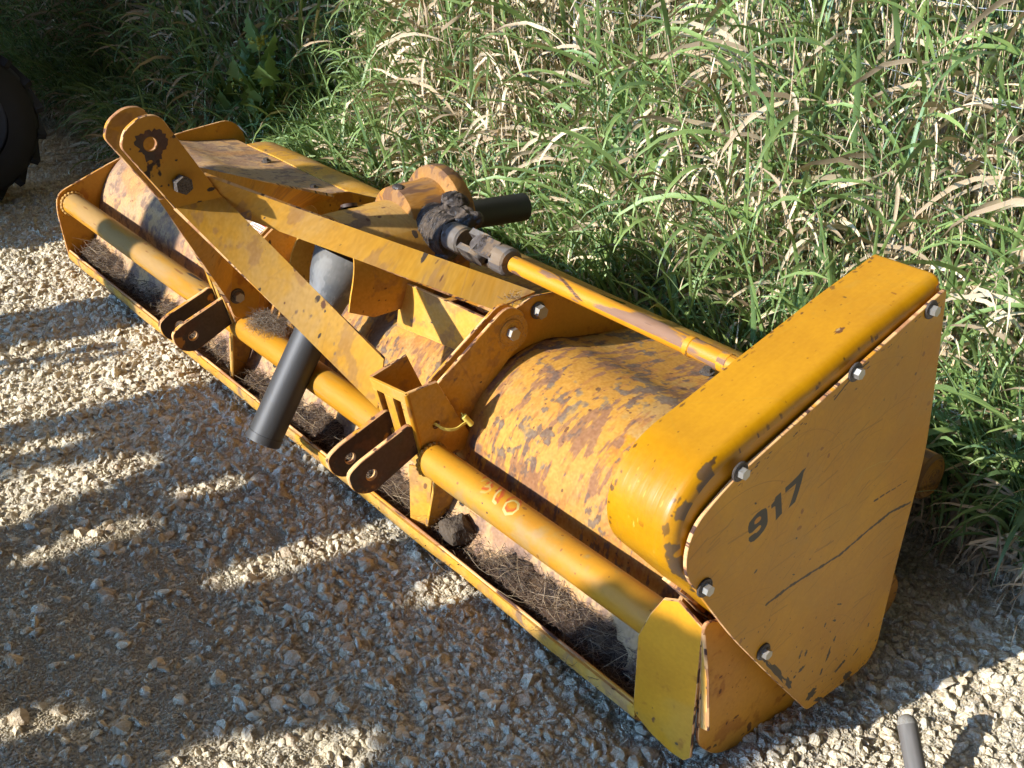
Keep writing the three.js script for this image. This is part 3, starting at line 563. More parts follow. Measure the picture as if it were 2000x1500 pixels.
// side panel: print, scratches and chipped paint on a canvas in panel coordinates
const PW = 1024, PH = 1300, Z0 = -0.79, ZW = 0.56, Y1 = 0.70;
const pc = document.createElement('canvas'); pc.width = PW; pc.height = PH;
{
  const g = pc.getContext('2d'), im = g.createImageData(PW, PH), src = T.clean.map.image.data;
  const fa = scratchMask(120, 77, 40, 420, 0.6, -0.75, 0.5);
  for (let y = 0; y < PH; y++) for (let x = 0; x < PW; x++) {
    const i = (y * PW + x) * 4, sx = (x * 0.56 | 0) % NS, sy = (y * 0.56 | 0) % NS, j = (sy * NS + sx) * 4, k = (y % NS) * NS + (x % NS);
    const a = 0.5 * fa[k], d = 0.3 * sstep(0.45, 0.62, N8[k]);
    const c = [src[j], src[j + 1], src[j + 2]];
    for (let q = 0; q < 3; q++) { c[q] += ([206, 150, 60][q] - c[q]) * d; c[q] += ([150, 96, 30][q] - c[q]) * a; im.data[i + q] = c[q]; }
    im.data[i + 3] = 255;
  }
  g.putImageData(im, 0, 0);
  const P = (u, v) => { const p = onX(u, v, xP); return [(Z0 - p.z) / ZW * PW, (1 - p.y / Y1) * PH]; };
  const crop = (x, y) => P(1440 + x * 0.10667, 910 + y * 0.10667), z7 = (x, y) => P(1200 + x * 0.4, 900 + y * 0.4);
  const poly = (pts, f, style) => { g.fillStyle = style; g.beginPath(); pts.forEach(([x, y], i) => { const q = f(x, y); i ? g.lineTo(q[0], q[1]) : g.moveTo(q[0], q[1]); }); g.closePath(); };
  const ink = 'rgb(52,44,34)';
  poly([[520, 770], [545, 800], [555, 900], [558, 1010], [540, 1090], [490, 1180], [400, 1290], [310, 1375], [245, 1400], [210, 1370], [210, 1320], [250, 1280], [325, 1228], [345, 1230], [400, 1180], [440, 1110], [432, 1082], [400, 1092], [330, 1160], [270, 1220], [220, 1240], [200, 1200], [200, 1120], [220, 1040], [290, 950], [370, 860], [450, 800]], crop, ink); g.fill();
  poly([[410, 920], [440, 935], [435, 975], [400, 1020], [350, 1060], [315, 1070], [315, 1020], [350, 965]], crop, 'rgb(222,148,14)'); g.fill();
  poly([[800, 480], [808, 600], [815, 760], [820, 870], [790, 900], [705, 1000], [705, 900], [697, 740], [670, 745], [625, 785], [622, 715], [680, 640], [700, 570]], crop, ink); g.fill();
  poly([[1265, 25], [1215, 120], [1185, 260], [1130, 450], [1060, 660], [935, 780], [985, 650], [1050, 440], [1080, 320], [1000, 390], [880, 490], [880, 400], [1000, 290], [1120, 170], [1190, 80]], crop, ink); g.fill();
  const line = (pts, f, style, w) => { g.strokeStyle = style; g.lineWidth = w; g.lineCap = 'round'; g.beginPath(); pts.forEach(([x, y], i) => { const q = f(x, y); i ? g.lineTo(q[0] + (rnd() - 0.5) * 2, q[1] + (rnd() - 0.5) * 2) : g.moveTo(q[0], q[1]); }); g.stroke(); };
  const dense = (pts, n) => { const out = []; for (let i = 0; i < pts.length - 1; i++) for (let k = 0; k < n; k++) out.push([pts[i][0] + (pts[i + 1][0] - pts[i][0]) * k / n, pts[i][1] + (pts[i + 1][1] - pts[i][1]) * k / n]); out.push(pts[pts.length - 1]); return out; };
  const scr = dense([[742, 702], [860, 610], [940, 560], [1100, 460], [1250, 330], [1350, 250], [1445, 203]], 10);
  line(scr, z7, 'rgba(88,60,24,0.9)', 7); for (let k = 0; k < scr.length - 3; k += 2) line(scr.slice(k, k + 2), z7, 'rgba(60,42,24,0.95)', 4 + rnd() * 8);
  for (let k = 0; k < 6; k++) { const t = k / 6; line([[1270 + 170 * t, 195 - 105 * t], [1270 + 170 * (t + 0.1), 195 - 105 * (t + 0.1)]], z7, 'rgba(60,42,26,0.9)', 7 - k); }
  for (let k = 0; k < 40; k++) { const x = rr(950, 1180), y = 430 - (x - 950) * 1.25 + rr(-70, 90), a = rr(-1.5, -0.7), L = rr(20, 110); line(dense([[x, y], [x + L * Math.cos(a), y + L * Math.sin(a)]], 6), z7, `rgba(222,180,100,${rr(0.15, 0.5)})`, rr(0.8, 2.4)); }
  line(dense([[1180, 110], [1215, 50], [1290, 10], [1380, -10]], 8), z7, 'rgba(225,190,120,0.6)', 2.2);
  for (let k = 0; k < 150; k++) { const x = rr(340, 1450), y = rr(-250, 1150), L = rr(30, 190), a = rr(-0.95, -0.5); line(dense([[x, y], [x + L * Math.cos(a), y + L * Math.sin(a)]], 8), z7, `rgba(118,76,20,${rr(0.08, 0.3)})`, rr(1, 6)); }
  for (let k = 0; k < 60; k++) { const x = rr(340, 1450), y = rr(-250, 1150), L = rr(20, 120), a = rr(-1.2, -0.2); line(dense([[x, y], [x + L * Math.cos(a), y + L * Math.sin(a)]], 6), z7, `rgba(214,170,86,${rr(0.1, 0.35)})`, rr(0.7, 2)); }
  // chips, black streaks and bare patches near the foot of the panel
  const blob = (x, y, a, b, rot, style) => { g.fillStyle = style; g.beginPath(); for (let k = 0; k < 22; k++) { const t = k / 22 * 6.283, w = 1 + 0.35 * (rnd() - 0.5) * 2, dx = a * w * Math.cos(t), dy = b * w * Math.sin(t), q = z7(x + dx * Math.cos(rot) - dy * Math.sin(rot), y + dx * Math.sin(rot) + dy * Math.cos(rot)); k ? g.lineTo(...q) : g.moveTo(...q); } g.closePath(); g.fill(); };
  const dk = 'rgba(58,44,30,0.95)';
  for (const [x, y, a, b, r] of [[790, 1030, 62, 16, 0.85], [850, 1085, 26, 14, 1.2], [735, 975, 26, 8, 0.8], [960, 1140, 34, 12, -0.9], [1135, 1050, 28, 14, -0.9], [995, 1165, 20, 10, -0.4], [1120, 980, 12, 5, -1], [905, 955, 14, 4, -1.3], [935, 940, 16, 4, -1.2], [1045, 945, 34, 5, -1.25], [1095, 1010, 30, 5, -0.9], [915, 1015, 22, 5, -0.8], [880, 1055, 10, 4, -1], [1030, 800, 12, 3, -1.2], [1075, 780, 8, 5, 0], [1100, 700, 12, 4, 0], [690, 540, 13, 4, -1], [890, 378, 7, 3, -1], [875, 555, 5, 4, 0], [690, 208, 6, 5, 0], [1240, 800, 10, 3, -1.3], [1010, 1030, 16, 4, -1.2], [1075, 870, 14, 4, -1.2], [1180, 930, 24, 3, -1], [1210, 1010, 20, 6, -0.8], [540, 90, 16, 2, -1.5]]) blob(x, y, a, b, r, dk);
  for (let k = 0; k < 90; k++) blob(rr(620, 1280), rr(760, 1190), rr(1.5, 6), rr(1, 2.5), rr(-1.6, -0.6), 'rgba(84,58,28,0.85)');
  for (let k = 0; k < 70; k++) blob(rr(380, 1400), rr(20, 800), rr(1, 3.5), rr(0.8, 1.6), rr(-1.6, 0), 'rgba(110,74,28,0.75)');
  for (let k = 0; k < 40; k++) { const x = rr(960, 1230), y = rr(640, 1150); line([[x, y], [x + rr(-8, 20), y - rr(20, 90)]], z7, `rgba(206,168,96,${rr(0.15, 0.4)})`, rr(0.8, 1.8)); }
  // worn paint along the top edge and round the bolts
  for (let k = 0; k < 24; k++) { const t = rnd(), q = P(1432 + 415 * t, 945 - 375 * t + rr(3, 14)); g.fillStyle = 'rgba(74,50,28,0.85)'; g.beginPath(); g.ellipse(q[0], q[1], rr(2, 7), rr(1, 2.5), -0.3, 0, 7); g.fill(); }
  for (const [x0, y0, x1, y1] of [[1630, 780, 1660, 742], [1678, 722, 1696, 708], [1820, 620, 1838, 600]]) line(dense([[x0, y0], [x1, y1]], 6), P, 'rgba(64,42,22,0.9)', 5);
}
const pT = new THREE.CanvasTexture(pc); pT.colorSpace = THREE.SRGBColorSpace;
{
  const pts = roundCorners([[-1.291, 0.672, 0.006], [-0.885, 0.539, 0.085], [-0.818, 0.497, 0.05], [-0.811, 0.437, 0.06], [-0.92, 0.279, 0.05], [-1.012, 0.163, 0.02], [-1.127, 0.0215, 0.01], [-1.275, 0.025, 0.02], [-1.298, 0.05, 0.02], [-1.307, 0.202, 0.03], [-1.326, 0.405, 0.05], [-1.306, 0.572, 0.05]], 0.02, 9);
  const g = plateX(pts, xP - 0.0055, xP, [], 0.0008), p = g.attributes.position, uv = g.attributes.uv;
  for (let i = 0; i < p.count; i++) uv.setXY(i, (Z0 - p.getZ(i)) / ZW, p.getY(i) / Y1);
  const pan = part(mower, 'side_panel', g, TWO(new THREE.MeshPhysicalMaterial({ color: new THREE.Color(0.66, 0.65, 0.5), specularIntensity: 0.5, map: pT, roughness: 0.46, clearcoat: 0.15, clearcoatRoughness: 0.4, bumpMap: bumpMid, bumpScale: 0.0006 })), 'flat end panel printed 917, scratched and chipped');
  for (const [u, v] of [[1817, 604], [1669, 726], [1444, 920], [1375, 1147], [1490, 1272]]) bolt(pan, onX(u, v, xP), XP, 0.0078, 0.008, 1.7, M.zinc, M.steel, rnd());
}

// ---- skid shoe at the near end: front flap, side plate and gusset
const skidX = -0.722;
const sk = part(mower, 'skid_shoe', plateX(roundCorners([[-0.918, 0.275, 0.02], [-0.933, 0.04, 0.02], [-0.977, -0.012, 0.03], [-1.048, -0.028, 0.05], [-1.36, -0.022, 0.08], [-1.40, 0.06, 0.03], [-1.33, 0.09, 0.02], [-1.0, 0.24, 0.02]], 0.02), skidX - 0.006, skidX), TWO(M.orange), 'skid shoe at the near end, rusty along its foot');
part(sk, 'front_flap', plate3([V(-0.823, 0.06, -0.903), V(-0.818, 0.046, -0.904), V(-0.79, 0.026, -0.911), V(-0.757, 0.012, -0.92), V(-0.735, 0.010, -0.926), V(skidX - 0.004, 0.022, -0.932), V(skidX - 0.002, 0.262, -0.914), V(-0.764, 0.288, -0.909), V(-0.787, 0.279, -0.905), V(-0.806, 0.243, -0.903), V(-0.823, 0.195, -0.902)], 0.006), TWO(M.orange), 'orange yellow front flap with a cut corner');
part(sk, 'gusset', plate3([V(skidX + 0.001, 0.255, -0.918), V(skidX + 0.026, 0.20, -0.905), V(skidX + 0.03, 0.11, -0.905), V(skidX + 0.001, 0.075, -0.932)], 0.005), TWO(M.dusty));
part(mower, 'end_plate', plateX(roundCorners([[-0.93, 0.03], [-0.95, 0.25], [-1.10, 0.36, 0.05], [-1.45, 0.36, 0.04], [-1.45, 0.06], [-1.36, 0.004, 0.04], [-0.98, 0.004, 0.03]], 0.015), -0.8, -0.794), TWO(M.dusty));

// ---- rear roller seen past the cover
{
  const rl = part(mower, 'rear_roller', rod(V(xL + 0.06, 0.178, -1.615), V(-0.80, 0.178, -1.612), 0.044, 32), M.casting);
  part(rl, 'roller_bracket', plateX(roundCorners([[-1.44, 0.20], [-1.44, 0.03], [-1.50, 0.012, 0.02], [-1.53, 0.06, 0.03], [-1.54, 0.16, 0.03], [-1.5, 0.21, 0.03]], 0.02), -0.80, -0.793), TWO(M.dusty));
  part(rl, 'roller_foot', rod(V(-0.80, 0.055, -1.40), V(-0.735, 0.055, -1.40), 0.05, 28), M.casting);
}

// ---- deck plates, bracket boxes, hitch lugs (near and far sides mirrored)
const deckTop = [[-0.985, 0.262], [-1.0, 0.281], [-1.156, 0.418], [-1.205, 0.432], [-1.268, 0.425], [-1.347, 0.393], [-1.418, 0.35], [-1.475, 0.300]];
const deckPts = deckTop.concat([[-1.44, 0.292]]); for (let a = 112; a >= 8; a -= 6) deckPts.push(drumPt(a, RD + 0.001));
const armPts = roundCorners([[-0.952, 0.312, 0.006], [-1.138, 0.436, 0.025], [-1.185, 0.405, 0.035], [-1.168, 0.352, 0.03], [-1.062, 0.255, 0.02], [-1.044, 0.195, 0.01], [-0.965, 0.21, 0.01]], 0.01);
const wallPts = [[-0.905, 0.341], [-0.967, 0.343], [-1.016, 0.25], [-1.056, 0.178], [-0.985, 0.186], [-0.955, 0.163], [-0.937, 0.172]];
const lugPts = roundCorners([[-0.905, 0.275, 0.006], [-0.80, 0.237, 0.02], [-0.778, 0.222, 0.012], [-0.786, 0.185, 0.02], [-0.822, 0.166, 0.02], [-0.93, 0.214, 0.004], [-0.93, 0.262, 0.004]], 0.01);
for (const s of [0, 1]) {
  const near = s === 0, mx = near ? x => x : mir, span = (a, b) => { const p = mx(a), q = mx(b); return [Math.min(p, q), Math.max(p, q)]; };
  const dk = part(mower, 'deck_plate', plateX(deckPts, ...span(xN - 0.003, xN + 0.003)), TWO(M.orange));
  for (const x of [xN + 0.004, xN - 0.016]) part(mower, 'bracket_arm', plateX(armPts, ...span(x, x + 0.007)), TWO(M.dusty));
  if (near) {
    bolt(dk, onX(1050, 606, xN + 0.004), XP, 0.0135, 0.013, 1.25, M.zinc, M.steel, 0.2);
    const b2 = onX(997, 649, xN + 0.011); bolt(dk, b2, XP, 0.0125, 0.012, 2.1, M.zinc, M.dusty, 0.1);
    part(dk, 'washer', orient(new THREE.CylinderGeometry(0.036, 0.036, 0.003, 32), V(b2.x - 0.001, b2.y - 0.004, b2.z - 0.006), V(b2.x + 1, b2.y - 0.004, b2.z - 0.006)), M.dusty);
  }
  // bracket box: two walls and a slotted front
  const out = part(mower, 'hitch_bracket', plateX(wallPts, ...span(-1.402, -1.395), [[-0.962, 0.258, 0.0095]]), TWO(M.dusty), near ? 'hitch bracket with an open top and two slots' : undefined);
  part(out, 'inner_wall', plateX([[-0.89, 0.341], [-0.966, 0.36], [-1.0, 0.28], [-0.985, 0.19], [-0.925, 0.19]], ...span(-1.493, -1.486)), TWO(M.dusty));
  {
    const A = V(mx(-1.486), 0.3405, -0.8885), B = V(mx(-1.397), 0.3405, -0.9035), C = V(mx(-1.397), 0.172, -0.935), D = V(mx(-1.486), 0.185, -0.925);
    const at = (u, w) => A.clone().lerp(B, u).lerp(D.clone().lerp(C, u), w);
    const bars = [[0, 0, 1, 0.14], [0, 0.14, 0.12, 0.66], [0.33, 0.14, 0.58, 0.66], [0.80, 0.14, 1, 0.66], [0, 0.66, 1, 1]];
    part(out, 'slotted_front', merge(...bars.map(([u0, w0, u1, w1]) => plate3([at(u0, w0), at(u0, w1), at(u1, w1), at(u1, w0)], 0.006, 0.0006))), M.dusty);
    part(out, 'corner_bend', rod(V(mx(-1.3985), 0.339, -0.9045), V(mx(-1.3985), 0.173, -0.936), 0.0052, 12), M.tube);
  }
  for (const x of [-1.404, -1.473]) part(mower, 'hitch_lug', plateX(lugPts, ...span(x - 0.005, x + 0.005), [[-0.825, 0.206, 0.0105]]), TWO(M.rusty, M.edge), 'rust brown lower hitch lug with a pin hole');
  // gusset post between tube and tray
  part(mower, 'tray_gusset', merge(plate3([V(mx(-1.385), 0.165, -0.95), V(mx(-1.40), 0.03, -0.93), V(mx(-1.40), 0.03, -1.02), V(mx(-1.385), 0.165, -1.02)], 0.006), plate3([V(mx(-1.44), 0.165, -0.93), V(mx(-1.43), 0.03, -0.92), V(mx(-1.40), 0.03, -0.94), V(mx(-1.395), 0.165, -0.95)], 0.005)), M.dusty);
}

// ---- mast: two eye plates, twisted straps to the brackets, braces to the deck
const eyePts = roundCorners([[-0.688, 0.6225, 0], [-0.613, 0.742, 0.008], [-0.622, 0.768, 0.03], [-0.655, 0.788, 0.03], [-0.686, 0.783, 0.012], [-0.776, 0.6235, 0]], 0.01);
const eye = [-0.6625, 0.739];
for (const s of [0, 1]) {
  const near = s === 0, mx = near ? x => x : mir, x = mx(-1.755);
  const mp = part(mower, 'mast_plate', plateX(eyePts, Math.min(x, x + (near ? -0.009 : 0.009)), Math.max(x, x + (near ? -0.009 : 0.009)), [[eye[0], eye[1], 0.0125]]), TWO(near ? M.mast : M.dusty), near ? 'mast plate with a rust ring round its pin eye' : undefined);
  if (near) {
    // bare rust ring worn round the eye, 0.5 mm proud
    const sh = new THREE.Shape(), r = mulberry(5); for (let k = 0; k < 40; k++) { const t = k / 40 * 6.283, R = 0.026 + 0.004 * (r() - 0.5) * 2 + 0.003 * Math.sin(3 * t); k ? sh.lineTo(R * Math.cos(t), R * Math.sin(t)) : sh.moveTo(R, 0); }
    const h = new THREE.Path(); h.absarc(-0.002, 0.001, 0.0125, 0, Math.PI * 2, true); sh.holes.push(h);
    const g = new THREE.ExtrudeGeometry(sh, { depth: 0.0006, bevelEnabled: false, curveSegments: 24 }); g.rotateY(Math.PI / 2); g.translate(-1.755, eye[1] - 0.001, eye[0] - 0.002); part(mp, 'rust_ring', boxUV(g), M.rusty);
    bolt(mp, onX(352, 358, -1.754), XP, 0.0165, 0.016, 0, M.steel, M.steel, 0.55);
  }
  // strap
  const t = 0.0105, o = near ? -t / 2 : t / 2;
  const T1 = V(mx(-1.755) + o, 0.6225, -0.688), T2 = V(mx(-1.755) + o, 0.6225, -0.776), A = V(mx(-1.497), 0.268, -0.906), B = V(mx(-1.497), 0.362, -0.926);
  const st = part(mower, 'mast_strap', near ? ruled(T1, T2, A, B, t, 18) : ruled(T2, T1, B, A, t, 18), TWO(M.dusty), near ? 'dusty flat strap running down to the near bracket' : undefined);
  if (!near) {
    part(st, 'strap_end', plateX(roundCorners([[-0.906, 0.268, 0.004], [-0.926, 0.362, 0.004], [-0.985, 0.30, 0.02], [-0.975, 0.225, 0.03], [-0.915, 0.225, 0.03]], 0.01), mx(-1.492), mx(-1.492) + 0.009), TWO(M.orange));
    bolt(st, onX(463, 578, mx(-1.492) + 0.009), XP, 0.0115, 0.012, 1.5, M.zinc, M.steel, 0.4);
  }
  // brace to the deck plate
  const U = V(mx(-1.768), 0.668, -0.753), Lw = V(mx(-1.768), 0.592, -0.79), R1 = V(mx(-1.435), 0.428, -1.222), F1 = V(mx(-1.435), 0.420, -1.122);
  part(mower, 'mast_brace', near ? ruled(Lw, U, F1, R1, 0.008, 18) : ruled(U, Lw, R1, F1, 0.008, 18), TWO(M.dusty), near ? 'dusty flat brace running back to the near deck plate' : undefined);
}
part(mower, 'mast_spacer', rod(V(-1.76, 0.650, -0.717), V(-1.83, 0.650, -0.717), 0.016, 20), M.steel);

// ---- gearbox, its shield, rear guard tube and drive shaft
const GX = -1.80, GY = 0.462;
{
  const gb = part(mower, 'gearbox', lathe([[0.0001, 0], [0.066, 0], [0.078, 0.006], [0.082, 0.03], [0.083, 0.085], [0.086, 0.095], [0.104, 0.10], [0.11, 0.106], [0.11, 0.13], [0.106, 0.137], [0.05, 0.145], [0.0001, 0.145]], V(GX, GY + 0.01, -1.15), V(GX, GY, -1.30), 44), M.casting, 'cast gearbox with a round rear flange');
  part(gb, 'gearbox_foot', boxUV(new THREE.BoxGeometry(0.15, 0.14, 0.15).translate(GX, 0.37, -1.215)), M.casting);
  part(gb, 'side_hub', lathe([[0.0001, 0], [0.05, 0], [0.052, 0.03], [0.045, 0.06], [0.038, 0.085], [0.0001, 0.085]], V(GX + 0.055, 0.475, -1.205), V(GX + 0.5, 0.475, -1.205), 32), M.grease);
  part(gb, 'breather', boxUV(new THREE.DodecahedronGeometry(0.011, 1).scale(1.5, 0.7, 1).translate(GX + 0.0, GY + 0.086, -1.17)), M.grease);
  const tubeG = hollow(V(-1.785, 0.462, -1.285), V(-1.772, 0.449, -1.475), 0.0305, 0.003); part(mower, 'rear_shaft_guard', tubeG, M.black, 'black plastic guard tube behind the gearbox');
}
// mount straps from gearbox foot to deck plates
for (const sx of [1, -1]) part(mower, 'gearbox_mount', plate3([V(xM + sx * 0.10, 0.40, -1.10), V(xM + sx * 0.365, 0.378, -1.155), V(xM + sx * 0.365, 0.30, -1.135), V(xM + sx * 0.10, 0.305, -1.09)], 0.009), TWO(M.dusty));
part(mower, 'gearbox_mount', plate3([V(xM - 0.36, 0.345, -1.33), V(xM + 0.36, 0.345, -1.33), V(xM + 0.36, 0.35, -1.20), V(xM - 0.36, 0.35, -1.20)], 0.008), TWO(M.dusty));
// arched shield open to the front
{
  const pos = [], n = 28, xs = [], SR = 0.118, cy = 0.408, z0 = -0.965, z1 = -1.175;
  const prof = []; prof.push([-SR * 0.93, 0.345], [-SR, 0.375]); for (let k = 0; k <= n; k++) { const a = Math.PI - Math.PI * k / n; prof.push([SR * Math.cos(a), cy + SR * 0.98 * Math.sin(a)]); } prof.push([SR, 0.375], [SR * 0.93, 0.345]);
  const tri = []; const tF = 0.004, vs = (i, off, z) => { const [x, y] = prof[i], q = Math.hypot(x, y - cy) || 1, sc = (1 + off / q); return V(GX + 0.004 + x * sc, cy + (y - cy) * sc, z); };
  const zf = i => z0 - 0.05 * sstep(0.36, 0.55, prof[i][1]) + (prof[i][1] < 0.35 ? -0.06 : 0), zb = i => z1 + (prof[i][1] < 0.35 ? 0.02 : 0);
  const q = (a, b, c, d) => tri.push(a, b, c, a, c, d), R = 6;
  for (let i = 0; i < prof.length - 1; i++) {
    for (let k = 0; k < R; k++) { const f = (j, m) => zf(j) + (zb(j) - zf(j)) * m / R; q(vs(i, 0, f(i, k)), vs(i + 1, 0, f(i + 1, k)), vs(i + 1, 0, f(i + 1, k + 1)), vs(i, 0, f(i, k + 1))); q(vs(i, -tF, f(i, k)), vs(i, -tF, f(i, k + 1)), vs(i + 1, -tF, f(i + 1, k + 1)), vs(i + 1, -tF, f(i + 1, k))); }
    q(vs(i, 0, zf(i)), vs(i, -tF, zf(i)), vs(i + 1, -tF, zf(i + 1)), vs(i + 1, 0, zf(i + 1))); q(vs(i, 0, zb(i)), vs(i + 1, 0, zb(i + 1)), vs(i + 1, -tF, zb(i + 1)), vs(i, -tF, zb(i)));
  }
  const g = new THREE.BufferGeometry(); g.setAttribute('position', new THREE.Float32BufferAttribute(tri.flatMap(p => [p.x, p.y, p.z]), 3)); g.computeVertexNormals();
  const sh = part(mower, 'shaft_shield', boxUV(crease(g, 0.6)), M.dusty, 'arched yellow shield over the drive shaft input');
  // access hole: a dark worn rim let into the crown
  const hg = hollow(V(GX - 0.035, cy + SR * 0.93, -1.075), V(GX - 0.038, cy + SR * 0.98, -1.076), 0.017, 0.005, 24); part(sh, 'access_hole', merge(hg, orient(new THREE.CylinderGeometry(0.013, 0.013, 0.001, 24), V(GX - 0.037, cy + SR * 0.965, -1.0755), V(GX - 0.04, cy + SR, -1.076))), M.rusty);
}
// warning label on the housing
{
  const c = document.createElement('canvas'); c.width = 256; c.height = 160; const g = c.getContext('2d');
  g.fillStyle = 'rgb(226,214,196)'; g.fillRect(0, 0, 256, 160); g.fillStyle = 'rgb(186,58,40)'; g.fillRect(0, 0, 256, 72); g.fillStyle = 'rgb(236,226,212)'; g.font = 'bold 46px sans-serif'; g.fillText('DANGER', 52, 52); g.beginPath(); g.moveTo(12, 56); g.lineTo(28, 20); g.lineTo(44, 56); g.fill();
  g.fillStyle = 'rgb(160,110,90)'; for (let k = 0; k < 5; k++) g.fillRect(20, 84 + k * 14, 120 + 70 * rnd(), 6); g.globalAlpha = 0.25; g.fillStyle = 'rgb(190,150,100)'; for (let k = 0; k < 300; k++) g.fillRect(rnd() * 256, rnd() * 160, rnd() * 10, rnd() * 5);
  const t = new THREE.CanvasTexture(c); t.colorSpace = THREE.SRGBColorSpace;
  const a = onDrum(502, 447), b = onDrum(560, 458), pos = [], uv = [], idx = [], x0 = -2.40, x1 = -2.255, a0 = 74, a1 = 55;
  for (let j = 0; j <= 6; j++) { const dg = a0 + (a1 - a0) * j / 6, [z, y] = drumPt(dg, RD + 0.0045); pos.push(x0, y, z, x1, y, z); uv.push(0, 1 - j / 6, 1, 1 - j / 6); if (j) idx.push(j * 2 - 2, j * 2, j * 2 + 1, j * 2 - 2, j * 2 + 1, j * 2 - 1); }
  const gg = new THREE.BufferGeometry(); gg.setAttribute('position', new THREE.Float32BufferAttribute(pos, 3)); gg.setAttribute('uv', new THREE.Float32BufferAttribute(uv, 2)); gg.setIndex(idx); gg.computeVertexNormals();
  part(mower, 'warning_label', gg, new THREE.MeshStandardMaterial({ map: t, roughness: 0.6 }), 'faded red and white DANGER label');
}
// drive line: universal joint and tube to the cover
{
  const a = (x) => V(x, 0.48, -1.2), dl = part(mower, 'drive_shaft', merge(rod(a(-1.47), a(xC + 0.01), 0.0158, 28, true), rod(a(-1.035), a(-1.02), 0.0172, 28), rod(a(-0.965), a(-0.945), 0.0168, 28)), M.pipe, 'chipped yellow drive shaft tube to the belt cover');
  const fork = (x0, x1, rot) => { const L = x1 - x0, ears = [1, -1].map(s => { const b = new THREE.CylinderGeometry(0.019, 0.019, 0.013, 20).rotateZ(Math.PI / 2).rotateY(Math.PI / 2).translate(x1, 0, s * 0.019); const w = new THREE.BoxGeometry(Math.abs(L) * 0.75, 0.036, 0.013).translate(x0 + L * 0.62, 0, s * 0.019); return [b, w]; }).flat(); const g = merge(...ears.map(e => boxUV(e))); g.rotateX(rot); g.translate(0, 0.48, -1.2); return g; };
  const uj = part(dl, 'universal_joint', merge(rod(a(-1.70), a(-1.615), 0.0285, 28), fork(-1.62, -1.563, 0.6), fork(-1.49, -1.557, 0.6 + Math.PI / 2), rod(a(-1.515), a(-1.475), 0.0275, 28), boxUV(new THREE.BoxGeometry(0.024, 0.05, 0.016).rotateX(0.6).translate(-1.56, 0.48, -1.2)), boxUV(new THREE.BoxGeometry(0.024, 0.016, 0.05).rotateX(0.6).translate(-1.56, 0.48, -1.2))), M.steel, 'grimy grey universal joint');
  const lump = (x, y, z, s, k) => { const g = mergeVertices(new THREE.IcosahedronGeometry(s, 9)), p = g.attributes.position; for (let i = 0; i < p.count; i++) { const q = V(p.getX(i), p.getY(i), p.getZ(i)), w = 0.45 + 0.75 * hN(N8, q.x * 3 + k + q.z * 0.8, q.y * 3 + q.z * 2.2) + 0.55 * hN(N32, q.x * 5 + k + q.z, q.y * 5 + q.z * 3); p.setXYZ(i, q.x * w, q.y * w * 0.9, q.z * w); } g.computeVertexNormals(); return boxUV(g.translate(x, y, z)); };
  part(uj, 'grease_lump', merge(lump(-1.708, 0.487, -1.218, 0.036, 0.1), lump(-1.672, 0.498, -1.232, 0.028, 0.4), lump(-1.725, 0.46, -1.185, 0.038, 0.7), lump(-1.662, 0.486, -1.2, 0.025, 0.25), lump(-1.715, 0.522, -1.245, 0.026, 0.9), lump(-1.65, 0.505, -1.25, 0.014, 0.55), lump(-1.69, 0.44, -1.2, 0.024, 0.35)), M.grease, 'clotted black grease and dirt');
}
// input shaft half hanging out of the shield
{
  const A = V(GX + 0.005, 0.425, -1.03), B = V(GX + 0.005, 0.094, -0.812), dir = B.clone().sub(A).normalize();
  const pt = (s) => A.clone().addScaledVector(dir, s), L = A.distanceTo(B);
  const sft = part(mower, 'input_shaft_guard', hollow(pt(0.10), B, 0.0355, 0.003, 40), M.black, 'black plastic shaft guard tube hanging to the ground');
  part(sft, 'plastic_bell', lathe([[0.0335, 0.12], [0.037, 0.12], [0.041, 0.085], [0.055, 0.05], [0.066, 0.0], [0.064, 0.0], [0.052, 0.05], [0.037, 0.09]].map(([r, y]) => [r, y]), pt(-0.01), pt(0.2), 40), M.greyPlastic, 'scuffed grey plastic bell');
  for (const s of [0.125, 0.137, 0.149]) part(sft, 'rib', hollow(pt(s), pt(s + 0.005), 0.0372, 0.003, 36), M.black);
  part(sft, 'end_collar', hollow(pt(L - 0.016), pt(L + 0.001), 0.0368, 0.005, 36), M.black);
  part(sft, 'inner_tube', rod(pt(0.02), pt(L - 0.03), 0.02, 20), M.steel);
}
// ================================================================ dead grass on the mower
function strandGeo(seed, bend) {                                     // thin curved straw, length 1 along x
  const n = 5, pos = [], idx = [], r = mulberry(seed);
  const a1 = rr(-1, 1) * bend, a2 = rr(-1, 1) * bend;
  for (let i = 0; i <= n; i++) { const s = i / n, w = (1 - 0.6 * s) * 0.5; const y = a1 * s * s * 0.6, z = a2 * Math.sin(s * 2.4) * 0.35; pos.push(s - 0.5, y + w, z, s - 0.5, y - w * 0.5, z + w * 0.87, s - 0.5, y - w * 0.5, z - w * 0.87); }
  const p2 = []; for (let i = 0; i < pos.length; i += 3) p2.push(pos[i], pos[i + 1], pos[i + 2]);
  for (let i = 0; i < n; i++) for (let k = 0; k < 3; k++) { const a = i * 3 + k, b = i * 3 + (k + 1) % 3; idx.push(a, a + 3, b + 3, a, b + 3, b); }
  return { p2, idx, n };
}
